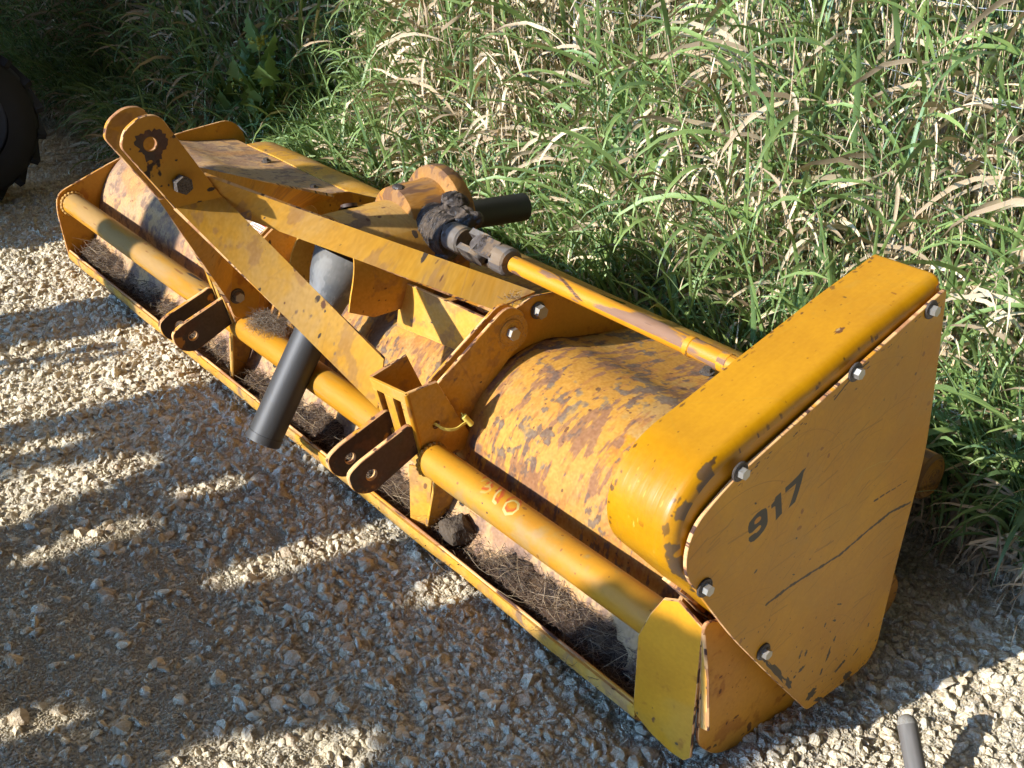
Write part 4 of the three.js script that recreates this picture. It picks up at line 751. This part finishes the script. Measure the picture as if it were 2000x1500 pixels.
function strand(seed, bend, thick) { const { p2, idx } = strandGeo(seed, bend); const q = p2.slice(); for (let i = 0; i < q.length; i += 9) { const cy = (p2[i + 1] + p2[i + 4] + p2[i + 7]) / 3, cz = (p2[i + 2] + p2[i + 5] + p2[i + 8]) / 3; for (let k = 0; k < 3; k++) { q[i + k * 3 + 1] = cy + (p2[i + k * 3 + 1] - cy) * thick; q[i + k * 3 + 2] = cz + (p2[i + k * 3 + 2] - cz) * thick; } } const g = new THREE.BufferGeometry(); g.setAttribute('position', new THREE.Float32BufferAttribute(q, 3)); g.setIndex(idx); g.computeVertexNormals(); return g; }
const strawM = new THREE.MeshStandardMaterial({ color: 0xffffff, roughness: 0.9 });
function strawHeap(name, n, place, label, category, pal, thick = 0.03) {
  const gs = [1, 2, 3].map(s => strand(s * 5, 0.5 + 0.4 * s, thick)), q = new THREE.Quaternion(), m = new THREE.Matrix4(), c = new THREE.Color(), e = new THREE.Euler();
  const geo = mergeGeometries(gs.map((g, k) => g.clone().rotateY(k * 2.1).rotateX(k * 1.3)));
  const im = new THREE.InstancedMesh(geo, strawM, n);
  for (let i = 0; i < n; i++) { const [p, L, tilt] = place(i); e.set(rr(-tilt, tilt), rnd() * 6.28, rr(-tilt, tilt)); q.setFromEuler(e); m.compose(p, q, V(L, L, L)); im.setMatrixAt(i, m); const w = pal[Math.floor(rnd() * pal.length)], k = rr(0.6, 1.1); im.setColorAt(i, c.setRGB(w[0] * k, w[1] * k, w[2] * k)); }
  return im;
}
const DEAD = [[0.19, 0.125, 0.08], [0.15, 0.10, 0.066], [0.24, 0.165, 0.105], [0.10, 0.068, 0.048], [0.36, 0.26, 0.16]], STRAWC = [[0.42, 0.31, 0.18], [0.34, 0.25, 0.145], [0.48, 0.37, 0.23]];
const heapN = fbmField(12, 4, 131);
function heapH(x, z) { const k = hN(heapN, x * 0.5, z * 0.5 + 0.2); return 0.036 + 0.024 * sstep(0.35, 0.65, k) * sstep(-0.92, -0.95, z) + 0.024 * sstep(-0.945, -0.985, z); }
{
  // crumbly humus bed in the tray
  const nx = 260, nz = 12, pos = [], uv = [], idx = [];
  for (let j = 0; j <= nz; j++) for (let i = 0; i <= nx; i++) { const x = xL + 0.02 + (2.33) * i / nx, z = -0.915 - 0.075 * j / nz; pos.push(x, Math.max(0.03, heapH(x, z) - 0.004 + (hN(gB, x * 2, z * 2) - 0.5) * 0.02), z); uv.push(x, z); }
  for (let j = 0; j < nz; j++) for (let i = 0; i < nx; i++) { const o = j * (nx + 1) + i; idx.push(o, o + 1, o + nx + 2, o, o + nx + 2, o + nx + 1); }
  const g = new THREE.BufferGeometry(); g.setAttribute('position', new THREE.Float32BufferAttribute(pos, 3)); g.setAttribute('uv', new THREE.Float32BufferAttribute(uv, 2)); g.setIndex(idx); g.computeVertexNormals();
  const hm = new THREE.Mesh(g, mat(layered([74, 54, 38], 1, [[[48, 36, 28], 1, i => sstep(0.45, 0.6, N64[i])], [[112, 86, 58], 1, i => 0.7 * sstep(0.56, 0.62, N32[i])]], 26, 23), { bumpMap: bumpFine, bumpScale: 0.006 }));
  stuff('plant_debris', hm, 'dark rotted plant crumbs filling the mower front tray', 'debris');
  const im = strawHeap('dead_grass', 5200, () => { const x = rr(xL + 0.03, -0.85), z = -0.92 - 0.07 * Math.pow(rnd(), 1.3); return [V(x, heapH(x, z) + rr(-0.004, 0.006), z), rr(0.012, 0.034) * (rnd() < 0.05 ? 2 : 1), 0.3]; }, '', '', DEAD, 0.034);
  stuff('dead_grass', im, 'brown matted dead grass strands lying in the mower front tray', 'dead grass');
  const im2 = strawHeap('straw', 160, () => { const x = rr(xL + 0.03, -0.85), z = rr(-0.985, -0.925); return [V(x, heapH(x, z) + 0.008, z), rr(0.04, 0.10), 0.25]; }, '', '', STRAWC, 0.014);
  stuff('straw', im2, 'pale straw stalks strewn on the dead grass in the tray', 'straw');
  // tuft caught on the tube behind the strap
  const c0 = onY(522, 640, 0.238), tf = strawHeap('tuft', 260, () => { const a = rnd() * 6.28, r = Math.sqrt(rnd()) * 0.045; return [V(c0.x - 0.02 + r * Math.cos(a) * 1.3, 0.232 + rr(-0.006, 0.022) * (1 - r * 12), -0.952 + r * Math.sin(a) * 0.8), rr(0.02, 0.04), 0.9]; }, '', '', [[0.24, 0.18, 0.12], [0.30, 0.23, 0.15], [0.18, 0.13, 0.09]], 0.02);
  stuff('dry_grass_tuft', tf, 'dry tangled grass tuft caught on the front tube beside the strap', 'dead grass');
  const p2 = onX(985, 608, -1.46), tf2 = strawHeap('tuft', 90, () => [V(p2.x + rr(-0.03, 0.03), 0.424 + rr(0, 0.012), p2.z + rr(-0.02, 0.02)), rr(0.012, 0.025), 0.9], '', '', [[0.34, 0.28, 0.2], [0.26, 0.2, 0.14]], 0.03);
  stuff('dry_grass_tuft', tf2, 'small dry grass wisp lodged where the brace meets the deck plate', 'dead grass');
}
{ // clod on the tray
  const g = stoneGeo(91, 3); g.scale(0.032, 0.034, 0.028); const p = V(-1.335, 0.07, -0.955); g.translate(p.x, p.y, p.z);
  solo('earth_clod', g, mat(layered([96, 82, 66], 1, [[[70, 58, 46], 1, i => sstep(0.45, 0.6, N32[i])]], 20, 24), { bumpMap: bumpFine, bumpScale: 0.006 }), 'dark earth clod sitting in the tray under the near tube end', 'clod');
}
{ // inventory tie through the bracket hole
  const a = onX(849, 829, -1.394), b = onX(905, 828, -1.372), pts = [V(-1.41, a.y, a.z), V(-1.392, a.y - 0.001, a.z - 0.003), onX(868, 838, -1.383), onX(890, 838, -1.376), b, onX(918, 822, -1.372)];
  const cv = new THREE.CatmullRomCurve3(pts), n = 26, A = []; const up = V(0.25, 0.95, 0);
  const pos = [], idx = [];
  for (let i = 0; i <= n; i++) { const p = cv.getPoint(i / n), w = 0.0034; for (const [s, t] of [[1, 1], [1, -1], [-1, -1], [-1, 1]]) { const q = p.clone().addScaledVector(up, s * w).addScaledVector(V(0.9, -0.25, 0.2), t * 0.0007); pos.push(q.x, q.y, q.z); } }
  for (let i = 0; i < n; i++) for (let k = 0; k < 4; k++) { const p = i * 4 + k, q = i * 4 + (k + 1) % 4; idx.push(p, p + 4, q + 4, p, q + 4, q); }
  const g = new THREE.BufferGeometry(); g.setAttribute('position', new THREE.Float32BufferAttribute(pos, 3)); g.setIndex(idx); const gg = crease(g, 0.5); gg.computeVertexNormals();
  const tie = thing('cable_tie', 'thin yellow plastic tag tie looped through the hitch bracket hole', 'tie', V(-1.39, 0.24, -0.98));
  const ym = new THREE.MeshPhysicalMaterial({ color: new THREE.Color().setRGB(0.72, 0.56, 0.10), roughness: 0.45 });
  part(tie, 'strap', crease(g, 0.5), ym);
  const h0 = onX(905, 812, -1.376), h1 = onX(921, 829, -1.37);
  part(tie, 'lock', rod(h0, h1, 0.006, 14), ym); part(tie, 'tail', rod(onX(901, 806, -1.38), h0, 0.0015, 8), ym);
}
{ // grey rod end in the near corner
  const A = onY(1772, 1414, 0.055), B = onY(1795, 1530, 0.012);
  const t = thing('metal_rod', 'weathered grey metal rod end poking up from the gravel', 'rod', V(B.x, 0, B.z));
  part(t, 'shank', rod(B.clone().add(B.clone().sub(A).multiplyScalar(0.6)).setY(-0.02), A, 0.0145, 20), mat(layered([118, 113, 105], 0.8, [[[92, 84, 74], 0.9, i => sstep(0.45, 0.6, N16[i])]], 14, 25)));
  part(t, 'rounded_tip', new THREE.SphereGeometry(0.0142, 20, 14).translate(A.x, A.y, A.z), mat(stoneT, { color: new THREE.Color(0.26, 0.25, 0.235) }));
}

// ================================================================ tall grass
const leafM = new THREE.MeshPhysicalMaterial({ color: 0xffffff, roughness: 0.55, transmission: 0.3, thickness: 0, side: THREE.DoubleSide });
const dryM = new THREE.MeshStandardMaterial({ color: 0xffffff, roughness: 0.8, side: THREE.DoubleSide });
function leafGeo(th0, bend, pow, twist, n = 8, crinkle = 0) {
  const pos = [], idx = [], r = mulberry(Math.floor(bend * 1000 + twist * 77 + 9)); let y = 0, z = 0;
  for (let i = 0; i <= n; i++) {
    const s = i / n, th = th0 + bend * Math.pow(s, pow) + crinkle * (r() - 0.5), w = 0.5 * Math.pow(Math.max(0, 1 - s), 0.6) * (0.45 + 0.55 * Math.min(1, s * 4)) * (i === n ? 0.05 : 1), tw = twist * s + crinkle * (r() - 0.5);
    if (i) { y += Math.cos(th) / n; z += Math.sin(th) / n; }
    const nx = Math.cos(tw), ny = -Math.sin(tw) * Math.sin(th) * 0.05, nz = Math.sin(tw) * 0.03, f = w * 0.012;
    pos.push(-w * nx, y - w * ny, z - w * nz, 0, y + f * Math.sin(th) * -1, z + f * -Math.cos(th) * -1, w * nx, y + w * ny, z + w * nz);
  }
  for (let i = 0; i < n; i++) { const o = i * 3; idx.push(o, o + 1, o + 4, o, o + 4, o + 3, o + 1, o + 2, o + 5, o + 1, o + 5, o + 4); }
  const g = new THREE.BufferGeometry(); g.setAttribute('position', new THREE.Float32BufferAttribute(pos, 3)); g.setIndex(idx); g.computeVertexNormals(); return g;
}
const LG = [leafGeo(0.1, 0.65, 1.4, 0.5), leafGeo(0.2, 1.05, 1.3, -0.8), leafGeo(0.25, 1.9, 1.8, 1.1), leafGeo(0.08, 0.35, 1, 0.3), leafGeo(0.35, 0.9, 2, -1.4), leafGeo(0.3, 2.4, 1.3, 0.7)];
const DG = [leafGeo(0.4, 2.4, 0.8, 2.2, 9, 0.5), leafGeo(0.8, 2.0, 0.7, -2.6, 9, 0.6), leafGeo(0.3, 1.6, 1.2, 3.0, 9, 0.4), leafGeo(0.6, 2.7, 0.5, 1.2, 9, 0.7)];
const stemG = new THREE.CylinderGeometry(0.6, 1, 1, 5, 1, true).translate(0, 0.5, 0);
function frontZ(x) { return (x > -3.25 ? -1.70 : -1.70 + 0.22 * sstep(-3.3, -3.9, x)) - 0.05 * Math.sin(x * 5.1) - 0.06 * sstep(-1.3, -0.5, x) * 0; }
const clump = fbmField(9, 4, 141), patch = fbmField(5, 4, 151);
function topH(x, z) { const d = frontZ(x) - z; return (0.16 + 1.25 * sstep(-0.02, 0.85, d)) * (0.82 + 0.36 * hN(clump, x * 0.35, z * 0.35)); }
{
  const acc = { leaf: LG.map(() => []), dry: DG.map(() => []), stem: [] }, e = new THREE.Euler(), q = new THREE.Quaternion(), q2 = new THREE.Quaternion(), m = new THREE.Matrix4();
  const G1 = [0.20, 0.31, 0.085], G2 = [0.29, 0.40, 0.11], G3 = [0.15, 0.26, 0.10], S1 = [0.60, 0.46, 0.29], S2 = [0.48, 0.35, 0.21], S3 = [0.68, 0.56, 0.37];
  const col = (a, b) => { const t = rnd(), k = rr(0.72, 1.15); return new THREE.Color().setRGB((a[0] + (b[0] - a[0]) * t) * k, (a[1] + (b[1] - a[1]) * t) * k, (a[2] + (b[2] - a[2]) * t) * k); };
  const put = (list, p, yaw, tilt, L, w, c) => { e.set(tilt, yaw, 0, 'YXZ'); q.setFromEuler(e); m.compose(p, q, V(w, L, L)); list.push([m.clone(), c]); };
  const seen = (x, y, z, mg) => { const [u, v, w] = pix(V(x, y, z)); return w > 0 && u > -mg && u < 2000 + mg && v > -mg && v < 1500 + mg; };
  let n = 0;
  for (let k = 0; k < 45000 && n < 13500; k++) {
    const x = rr(-7.6, 0.5), d = Math.pow(rnd(), 1.35) * 2.3, z = frontZ(x) - d;
    if (!seen(x, 0.2, z, 220) && !seen(x, topH(x, z), z, 220)) continue;
    if (d > 1.3 && rnd() < 0.4) continue;
    n++;
    const H = topH(x, z) * rr(0.55, 1.0), y0 = groundH(x, z), dryness = sstep(0.42, 0.6, hN(patch, x * 0.3, z * 0.3) * 0.75 + 0.25 * rnd()), edge = sstep(0.5, 0.05, d);
    const lx = rr(-0.22, 0.18), lz = rr(-0.12, 0.28);
    const dirv = V(lx, 1, lz).normalize(), isDry = rnd() < 0.25 + 0.4 * dryness;
    q.setFromUnitVectors(V(0, 1, 0), dirv); m.compose(V(x, y0 - 0.01, z), q, V(rr(0.0014, 0.0026), H, rr(0.0014, 0.0026))); acc.stem.push([m.clone(), isDry ? col(S1, S2) : col(G2, S1)]);
    const nl = 5 + Math.floor(rnd() * 4);
    for (let j = 0; j < nl; j++) {
      const s = 0.18 + 0.82 * (j + rnd()) / nl, p = V(x, y0, z).addScaledVector(dirv, H * s), yaw = rnd() < 0.5 ? rnd() * 6.28 : rr(-1.3, 1.3) - 0.25;
      const green = rnd() < 0.22 + 0.62 * s - 0.42 * dryness;
      const L = rr(0.16, 0.42) * (0.6 + 0.55 * H);
      if (green) put(acc.leaf[Math.floor(rnd() * LG.length)], p, yaw, rr(0, 0.35), L, rr(0.007, 0.0165) * (0.75 + L), rnd() < 0.7 ? col(G1, G2) : col(G3, G1));
      else put(acc.dry[Math.floor(rnd() * DG.length)], p, yaw, rr(0.1, 0.9), L * 0.9, rr(0.005, 0.0145), rnd() < 0.6 ? col(S1, S3) : col(S1, S2));
    }
  }
  // short soft grass along the foot and fallen straw among it
  for (let k = 0; k < 15000; k++) {
    const x = rr(-6.5, 0.4), d = Math.pow(rnd(), 1.2) * 0.9 - 0.06, z = frontZ(x) - d; if (!seen(x, 0.05, z, 60)) continue;
    const y0 = groundH(x, z), st = rnd(), p = V(x, y0 - 0.004, z);
    const bare = sstep(-1.25, -0.7, x) * sstep(0.3, 0.0, d);
    if (rnd() < bare * 0.75) continue;
    if (st < 0.62) put(acc.leaf[Math.floor(rnd() * 4)], p, rnd() * 6.28, rr(0, 0.5), rr(0.08, 0.24), rr(0.003, 0.007), col(G2, [0.25, 0.38, 0.07]));
    else put(acc.dry[Math.floor(rnd() * DG.length)], V(x, y0 + rr(0, 0.05), z), rnd() * 6.28, rr(0.6, 1.5), rr(0.10, 0.3), rr(0.003, 0.009), col(S1, S3));
  }
  // big arching blades at the near end
  for (let k = 0; k < 260; k++) {
    const x = rr(-2.9, 0.1), z = frontZ(x) - rr(0.02, 0.55), H = topH(x, z); put(acc.leaf[Math.floor(rnd() * LG.length)], V(x, groundH(x, z) + H * rr(0.25, 0.8), z), rr(-1.6, 1.2), rr(0.1, 0.5), rr(0.3, 0.55), rr(0.011, 0.018), col(G1, G2));
  }
  const put2 = (name, geos, lists, mt, labels, cat) => geos.forEach((g, k) => { const b = lists[k]; if (!b.length) return; const im = new THREE.InstancedMesh(g, mt, b.length); b.forEach(([mm, cc], i) => { im.setMatrixAt(i, mm); im.setColorAt(i, cc); }); stuff(name, im, labels[k], cat); });
  put2('tall_grass', LG, acc.leaf, leafM, ['gently arched green grass blades in the bank behind the mower', 'bowed green grass blades in the bank behind the mower', 'strongly drooping green grass blades in the bank behind the mower', 'nearly straight green grass blades in the bank behind the mower', 'twisted green grass blades in the bank behind the mower', 'curled over green grass blades in the bank behind the mower'], 'grass');
  put2('dry_grass', DG, acc.dry, dryM, ['curled straw coloured leaves among the green grass', 'crinkled tan dead leaves among the green grass', 'twisted pale dead leaves among the green grass', 'hooked beige dead leaves among the green grass'], 'dry grass');
  put2('grass_stem', [stemG], [acc.stem], new THREE.MeshStandardMaterial({ color: 0xffffff, roughness: 0.8 }), ['upright grass stems of the bank behind the mower'], 'grass');
}
// ---- broad-leaved weed beside the tall grass
function leafShape(len, wid, lobes) { const s = new THREE.Shape(); s.moveTo(0, 0); const n = 9; for (let i = 1; i <= n; i++) { const t = i / n, w = wid * Math.sin(Math.PI * Math.pow(t, 0.75)) * (1 + lobes * (i % 2 ? 0.35 : -0.25)); s.lineTo(w, t * len); } for (let i = n - 1; i >= 1; i--) { const t = i / n, w = wid * Math.sin(Math.PI * Math.pow(t, 0.75)) * (1 + lobes * (i % 2 ? 0.35 : -0.25)); s.lineTo(-w, t * len); } const g = new THREE.ShapeGeometry(s, 4), p = g.attributes.position; for (let i = 0; i < p.count; i++) { const t = p.getY(i) / len; p.setZ(i, -0.35 * len * t * t + Math.abs(p.getX(i)) * 0.4); } g.computeVertexNormals(); return g; }
const weedM = new THREE.MeshPhysicalMaterial({ color: new THREE.Color().setRGB(0.13, 0.22, 0.05), roughness: 0.6, transmission: 0.25, thickness: 0, side: THREE.DoubleSide });
const weedS = flat([128, 132, 74], 0.8), bud = flat([150, 150, 60], 0.9);
function weed(foot, tips, label, size) {
  const w = thing('weed_plant', label, 'weed', foot, 'broad-leaved weeds in the grass');
  for (const [tip, heads] of tips) {
    const mid = foot.clone().lerp(tip, 0.55).add(V(rr(-0.05, 0.05), 0.06, 0.0)), cv = new THREE.CatmullRomCurve3([foot, mid, tip]);
    const st = part(w, 'stem', new THREE.TubeGeometry(cv, 14, 0.0028, 6), weedS);
    for (let k = 0; k < 9; k++) { const s = 0.35 + 0.65 * k / 8, p = cv.getPoint(s), g = leafShape(rr(0.06, 0.11) * size, rr(0.016, 0.03) * size, 1); g.rotateX(rr(0.5, 1.3)); g.rotateY(k * 2.4 + rr(-0.5, 0.5)); g.translate(p.x, p.y, p.z); part(w, 'leaf', g, weedM); }
    if (heads) { const gs = []; for (let k = 0; k < 26; k++) gs.push(new THREE.IcosahedronGeometry(rr(0.004, 0.007), 1).translate(tip.x + rr(-0.03, 0.03), tip.y + rr(-0.015, 0.025), tip.z + rr(-0.03, 0.03))); part(st, 'seed_head', mergeGeometries(gs), bud); }
  }
}
{
  const f = V(-3.60, groundH(-3.6, -1.74), -1.74);
  weed(f, [[onZ(470, 165, -1.70), true], [onZ(505, 85, -1.74), true], [onZ(432, 178, -1.68), true], [onZ(520, 150, -1.72), false]], 'leafy green weed with yellowish seed heads at the edge of the shade', 1.25);
  const f2 = V(-3.86, groundH(-3.86, -1.7), -1.7); weed(f2, [[onZ(392, 80, -1.78), true], [onZ(550, 35, -1.86), false]], 'smaller green weed standing behind the seed-headed weed', 1.1);
}
// ---- wire fence running through the grass
{
  const fz = x => -2.1 - 0.02 * Math.sin(x), f = thing('wire_fence', 'thin galvanised stock fence wires running through the tall grass', 'fence', V(-2, 0, -2.22));
  const wireM = flat([140, 142, 142], 0.5, { metalness: 0.6 });
  for (const y of [0.30, 0.46, 0.60, 0.74, 0.90]) { const pts = []; for (let k = 0; k <= 120; k++) { const x = -8.4 + 10.4 * k / 120; pts.push(V(x, y + 0.014 * Math.sin(x * 2.1 + y * 9) + 0.009 * Math.sin(x * 11 + y * 5), fz(x) + 0.008 * Math.sin(x * 7 + y * 20))); } part(f, 'wire', new THREE.TubeGeometry(new THREE.CatmullRomCurve3(pts), 300, 0.0011, 5), wireM); }
  for (const x of [-2.3, -2.05, -1.8, -1.55, -1.3]) { part(f, 'stay_wire', rod(V(x, 0.29, fz(x)), V(x + 0.01, 0.91, fz(x) + 0.003), 0.001, 6), wireM); }
  for (const x of [-8.4, 2.0]) part(f, 'post', rod(V(x, -0.2, fz(x)), V(x, 1.15, fz(x)), 0.05, 16), mat(layered([120, 108, 92], 0.95, [[[88, 78, 66], 1, i => sstep(0.45, 0.6, N16[i])]], 16, 26)));
}

// ================================================================ tractor parked beyond the left end: its front tyre shows
{
  const tr = thing('compact_tractor', 'compact tractor whose lugged black front tyre stands past the mower', 'tractor', V(-4.55, 0, -0.2));
  const wheel = (cx, cz, R, wd) => {
    const prof = [[R * 0.56, -wd * 0.42], [R * 0.7, -wd * 0.5], [R * 0.88, -wd * 0.47], [R * 0.945, -wd * 0.36], [R * 0.96, 0], [R * 0.945, wd * 0.36], [R * 0.88, wd * 0.47], [R * 0.7, wd * 0.5], [R * 0.56, wd * 0.42]].map(p => new THREE.Vector2(...p));
    const ty = new THREE.LatheGeometry(prof, 56).rotateZ(-Math.PI / 2), gs = [ty], n = 18;
    const k = part(tr, 'wheel', lathe([[0.0001, 0], [R * 0.2, 0.0], [R * 0.3, 0.03], [R * 0.52, 0.02], [R * 0.58, 0.06], [R * 0.56, 0.06]], V(cx - 0.02, R, cz), V(cx + 1, R, cz), 40), flat([84, 86, 92], 0.6));
    part(k, 'tyre', ty.translate(cx, R, cz), M.rubber);
    for (let i = 0; i < n; i++) for (const s of [1, -1]) { const a = (i + (s > 0 ? 0 : 0.5)) / n * 6.283; const g = new THREE.BoxGeometry(wd * 0.62, R * 0.10, R * 0.085); g.rotateY(s * 0.6); g.translate(s * wd * 0.22, R * 0.955, 0); g.rotateX(a); g.translate(cx, R, cz); part(k, 'lug', g, M.rubber); }
  };
  wheel(-4.02, -0.862, 0.272, 0.17); wheel(-5.08, -0.862, 0.272, 0.17); wheel(-3.98, 0.75, 0.5, 0.3); wheel(-5.12, 0.75, 0.5, 0.3);
  const green = flat([44, 78, 40], 0.5), dark = flat([40, 40, 42], 0.7);
  part(tr, 'front_axle', boxUV(new THREE.BoxGeometry(0.95, 0.1, 0.1).translate(-4.55, 0.3, -0.862)), dark);
  part(tr, 'chassis', boxUV(new THREE.BoxGeometry(0.3, 0.3, 1.9).translate(-4.55, 0.48, -0.05)), dark);
  const hs = new THREE.Shape([[1.0, 0.55], [1.02, 0.85], [0.9, 0.98], [0.1, 1.08], [0, 1.05], [0, 0.55]].map(p => new THREE.Vector2(...p)));
  const hg = new THREE.ExtrudeGeometry(hs, { depth: 0.5, bevelEnabled: true, bevelThickness: 0.04, bevelSize: 0.04, bevelSegments: 4 }); hg.rotateY(Math.PI / 2); hg.translate(-4.8, 0, 0.05); part(tr, 'bonnet', boxUV(hg), green);
  part(tr, 'seat', boxUV(new THREE.BoxGeometry(0.42, 0.12, 0.4).translate(-4.55, 0.86, 0.7)), dark); part(tr, 'seat_back', boxUV(new THREE.BoxGeometry(0.42, 0.4, 0.1).translate(-4.55, 1.1, 0.92)), dark);
  for (const x of [-4.05, -5.05]) { part(tr, 'fender', boxUV(new THREE.BoxGeometry(0.3, 0.05, 0.8).translate(x, 1.05, 0.75)), green); part(tr, 'roll_bar', rod(V(x, 0.6, 1.05), V(x, 2.2, 1.05), 0.035, 12), dark); }
  part(tr, 'roll_bar', rod(V(-5.05, 2.2, 1.05), V(-4.05, 2.2, 1.05), 0.035, 12), dark);
}

// ================================================================ shade makers on the sunny side, behind the camera
const cardM = new THREE.MeshStandardMaterial({ color: 0xffffff, roughness: 0.6, side: THREE.DoubleSide });
const cardG = leafShape(1, 0.3, 0).translate(0, -0.5, 0.1);
function leaves(n, place, size0, size1) {
  const im = new THREE.InstancedMesh(cardG, cardM, n), q = new THREE.Quaternion(), e = new THREE.Euler(), m = new THREE.Matrix4(), c = new THREE.Color();
  for (let i = 0; i < n; i++) { const p = place(i); e.set(rnd() * 6.28, rnd() * 6.28, rnd() * 6.28); q.setFromEuler(e); const s = rr(size0, size1); m.compose(p, q, V(s, s, s)); im.setMatrixAt(i, m); const k = rr(0.7, 1.1); im.setColorAt(i, c.setRGB(0.07 * k, 0.12 * k, 0.035 * k)); }
  im.userData.kind = 'stuff'; return dress(im);
}
const SX = -0.21, SM = 0.47;                                                     // x drift and climb of the sun's rays for each metre towards +z
{
  // low hedge on bare stems: its ragged top and gaps make the shadow on the track
  const HZ = 1.6, hedge = thing('hedge', 'low clipped hedge on bare stems that shades the gravel track', 'hedge', V(-1.5, 0, HZ), 'shade plants');
  const gaps = [];                                                    // [x0, y0, x1, y1] in the hedge face
  const gap = (x0, z0, x1, z1, w) => { const f = (x, z) => [x + SX * (HZ - z), SM * (HZ - z)]; const a = f(x0, z0), b = f(x1, z1); gaps.push([a[0], a[1], b[0], b[1], w]); };
  gap(-1.567, -0.60, -1.515, -0.878, 0.024); gap(-2.01, -0.34, -2.035, -0.62, 0.03); gap(-1.845, -0.345, -1.83, -0.52, 0.02); gap(-1.165, -0.385, -1.075, -0.52, 0.05); gap(-1.278, -0.87, -1.27, -0.93, 0.028); gap(-1.44, -0.16, -1.395, -0.23, 0.025);
  gap(-2.14, -0.28, -2.06, -0.50, 0.05); gap(-2.27, -0.36, -2.19, -0.58, 0.012); gap(-1.86, -0.66, -1.84, -0.76, 0.012);
  const inGap = (x, y) => gaps.some(([x0, y0, x1, y1, w]) => { const dx = x1 - x0, dy = y1 - y0, t = clamp(((x - x0) * dx + (y - y0) * dy) / (dx * dx + dy * dy)); return Math.hypot(x - x0 - dx * t, (y - y0 - dy * t) * 1.4) < w + 0.017; });
  const topN = fbmField(20, 3, 161);
  const top = x => { let t; t = 1.20 + 0.24 * sstep(-1.60, -1.42, x); return t + (hN(topN, x * 0.12, 0.3) - 0.5) * 0.08; };
  const place = () => { for (let k = 0; k < 400; k++) { const x = rr(-2.80, -1.21), y = rr(0.55, 1.5); const dep = rr(-0.06, 0.06), ye = y - SM * dep, xe = x - SX * dep; if (xe < -2.775 + (hN(topN, y * 0.3, 0.7) - 0.5) * 0.05 || xe > -1.24 || ye > top(xe) - 0.012 || inGap(xe, ye)) continue; return V(x, y, HZ + dep); } return V(-1.5, 0.8, HZ); };
  const fo = leaves(30000, place, 0.026, 0.046); fo.name = 'crown'; for (let i = 0; i < fo.count; i++) { const m = new THREE.Matrix4(); fo.getMatrixAt(i, m); m.elements[12] -= -1.5; m.elements[14] -= HZ; fo.setMatrixAt(i, m); } hedge.add(fo);
  for (let k = 0; k < 4; k++) { const x = -2.6 + 0.4 * k; part(hedge, 'trunk', rod(V(x, -0.02, HZ), V(x + 0.04, 0.95, HZ), 0.02, 10, true, 0, 0.012), flat([96, 78, 58], 0.95)); }
}
{ // gate post: its shadow falls as a dark band across the track and the far end of the tube
  const post = thing('gate_post', 'round wooden post standing alone beside the hedge', 'post', V(-3.325, 0, 1.6));
  part(post, 'shaft', rod(V(-3.325, -0.3, 1.6), V(-3.325, 1.75, 1.6), 0.122, 28, true, 0, 0.112), mat(layered([126, 108, 86], 0.95, [[[92, 78, 62], 1, i => sstep(0.45, 0.6, N16[i])]], 16, 30)));
  for (const [x, r] of [[-3.135, 0.02], [-3.08, 0.014]]) part(post, 'rail_pole', rod(V(x, -0.2, 1.6), V(x + 0.02, 1.14, 1.6), r, 12), M.steel);
}
{
  const tree = thing('shade_tree', 'broad leafy tree standing on the sunny side beyond the tractor', 'tree', V(-6.6, 0, 3.2), 'shade plants');
  part(tree, 'trunk', rod(V(-6.6, -0.1, 3.2), V(-6.5, 1.6, 3.2), 0.16, 18, true, 0, 0.11), mat(layered([104, 88, 70], 1, [[[70, 58, 46], 1, i => sstep(0.45, 0.6, N16[i])]], 20, 27)));
  for (let k = 0; k < 7; k++) { const a = k * 0.9, e = V(-6.5 + 1.4 * Math.cos(a), 2.4 + 0.5 * Math.sin(k), 3.2 + 0.8 * Math.sin(a)); part(tree, 'limb', rod(V(-6.5, 1.3 + 0.05 * k, 3.2), e, 0.07, 10, true, 0, 0.03), flat([96, 82, 66], 0.95)); }
  const place = () => { for (let k = 0; k < 200; k++) { const x = rr(-9.3, -4.5), y = rr(0.7, 4.2), z = rr(2.3, 4.3); const dx = (x + 6.9) / 2.35, dy = (y - 2.45) / 1.75, dz = (z - 3.2) / 1.05; const w = hN(clump, x * 0.4, y * 0.4 + z * 0.2); if (dx * dx * dx * dx + dy * dy * dy * dy + dz * dz < 0.75 + 0.45 * w) return V(x, y, z); } return V(-6.6, 2.4, 3.2); };
  const cr = leaves(22000, place, 0.12, 0.24); cr.name = 'crown'; for (let i = 0; i < cr.count; i++) { const m = new THREE.Matrix4(); cr.getMatrixAt(i, m); m.elements[12] -= -6.6; m.elements[14] -= 3.2; cr.setMatrixAt(i, m); } tree.add(cr);
}
renderer.render(scene, camera);
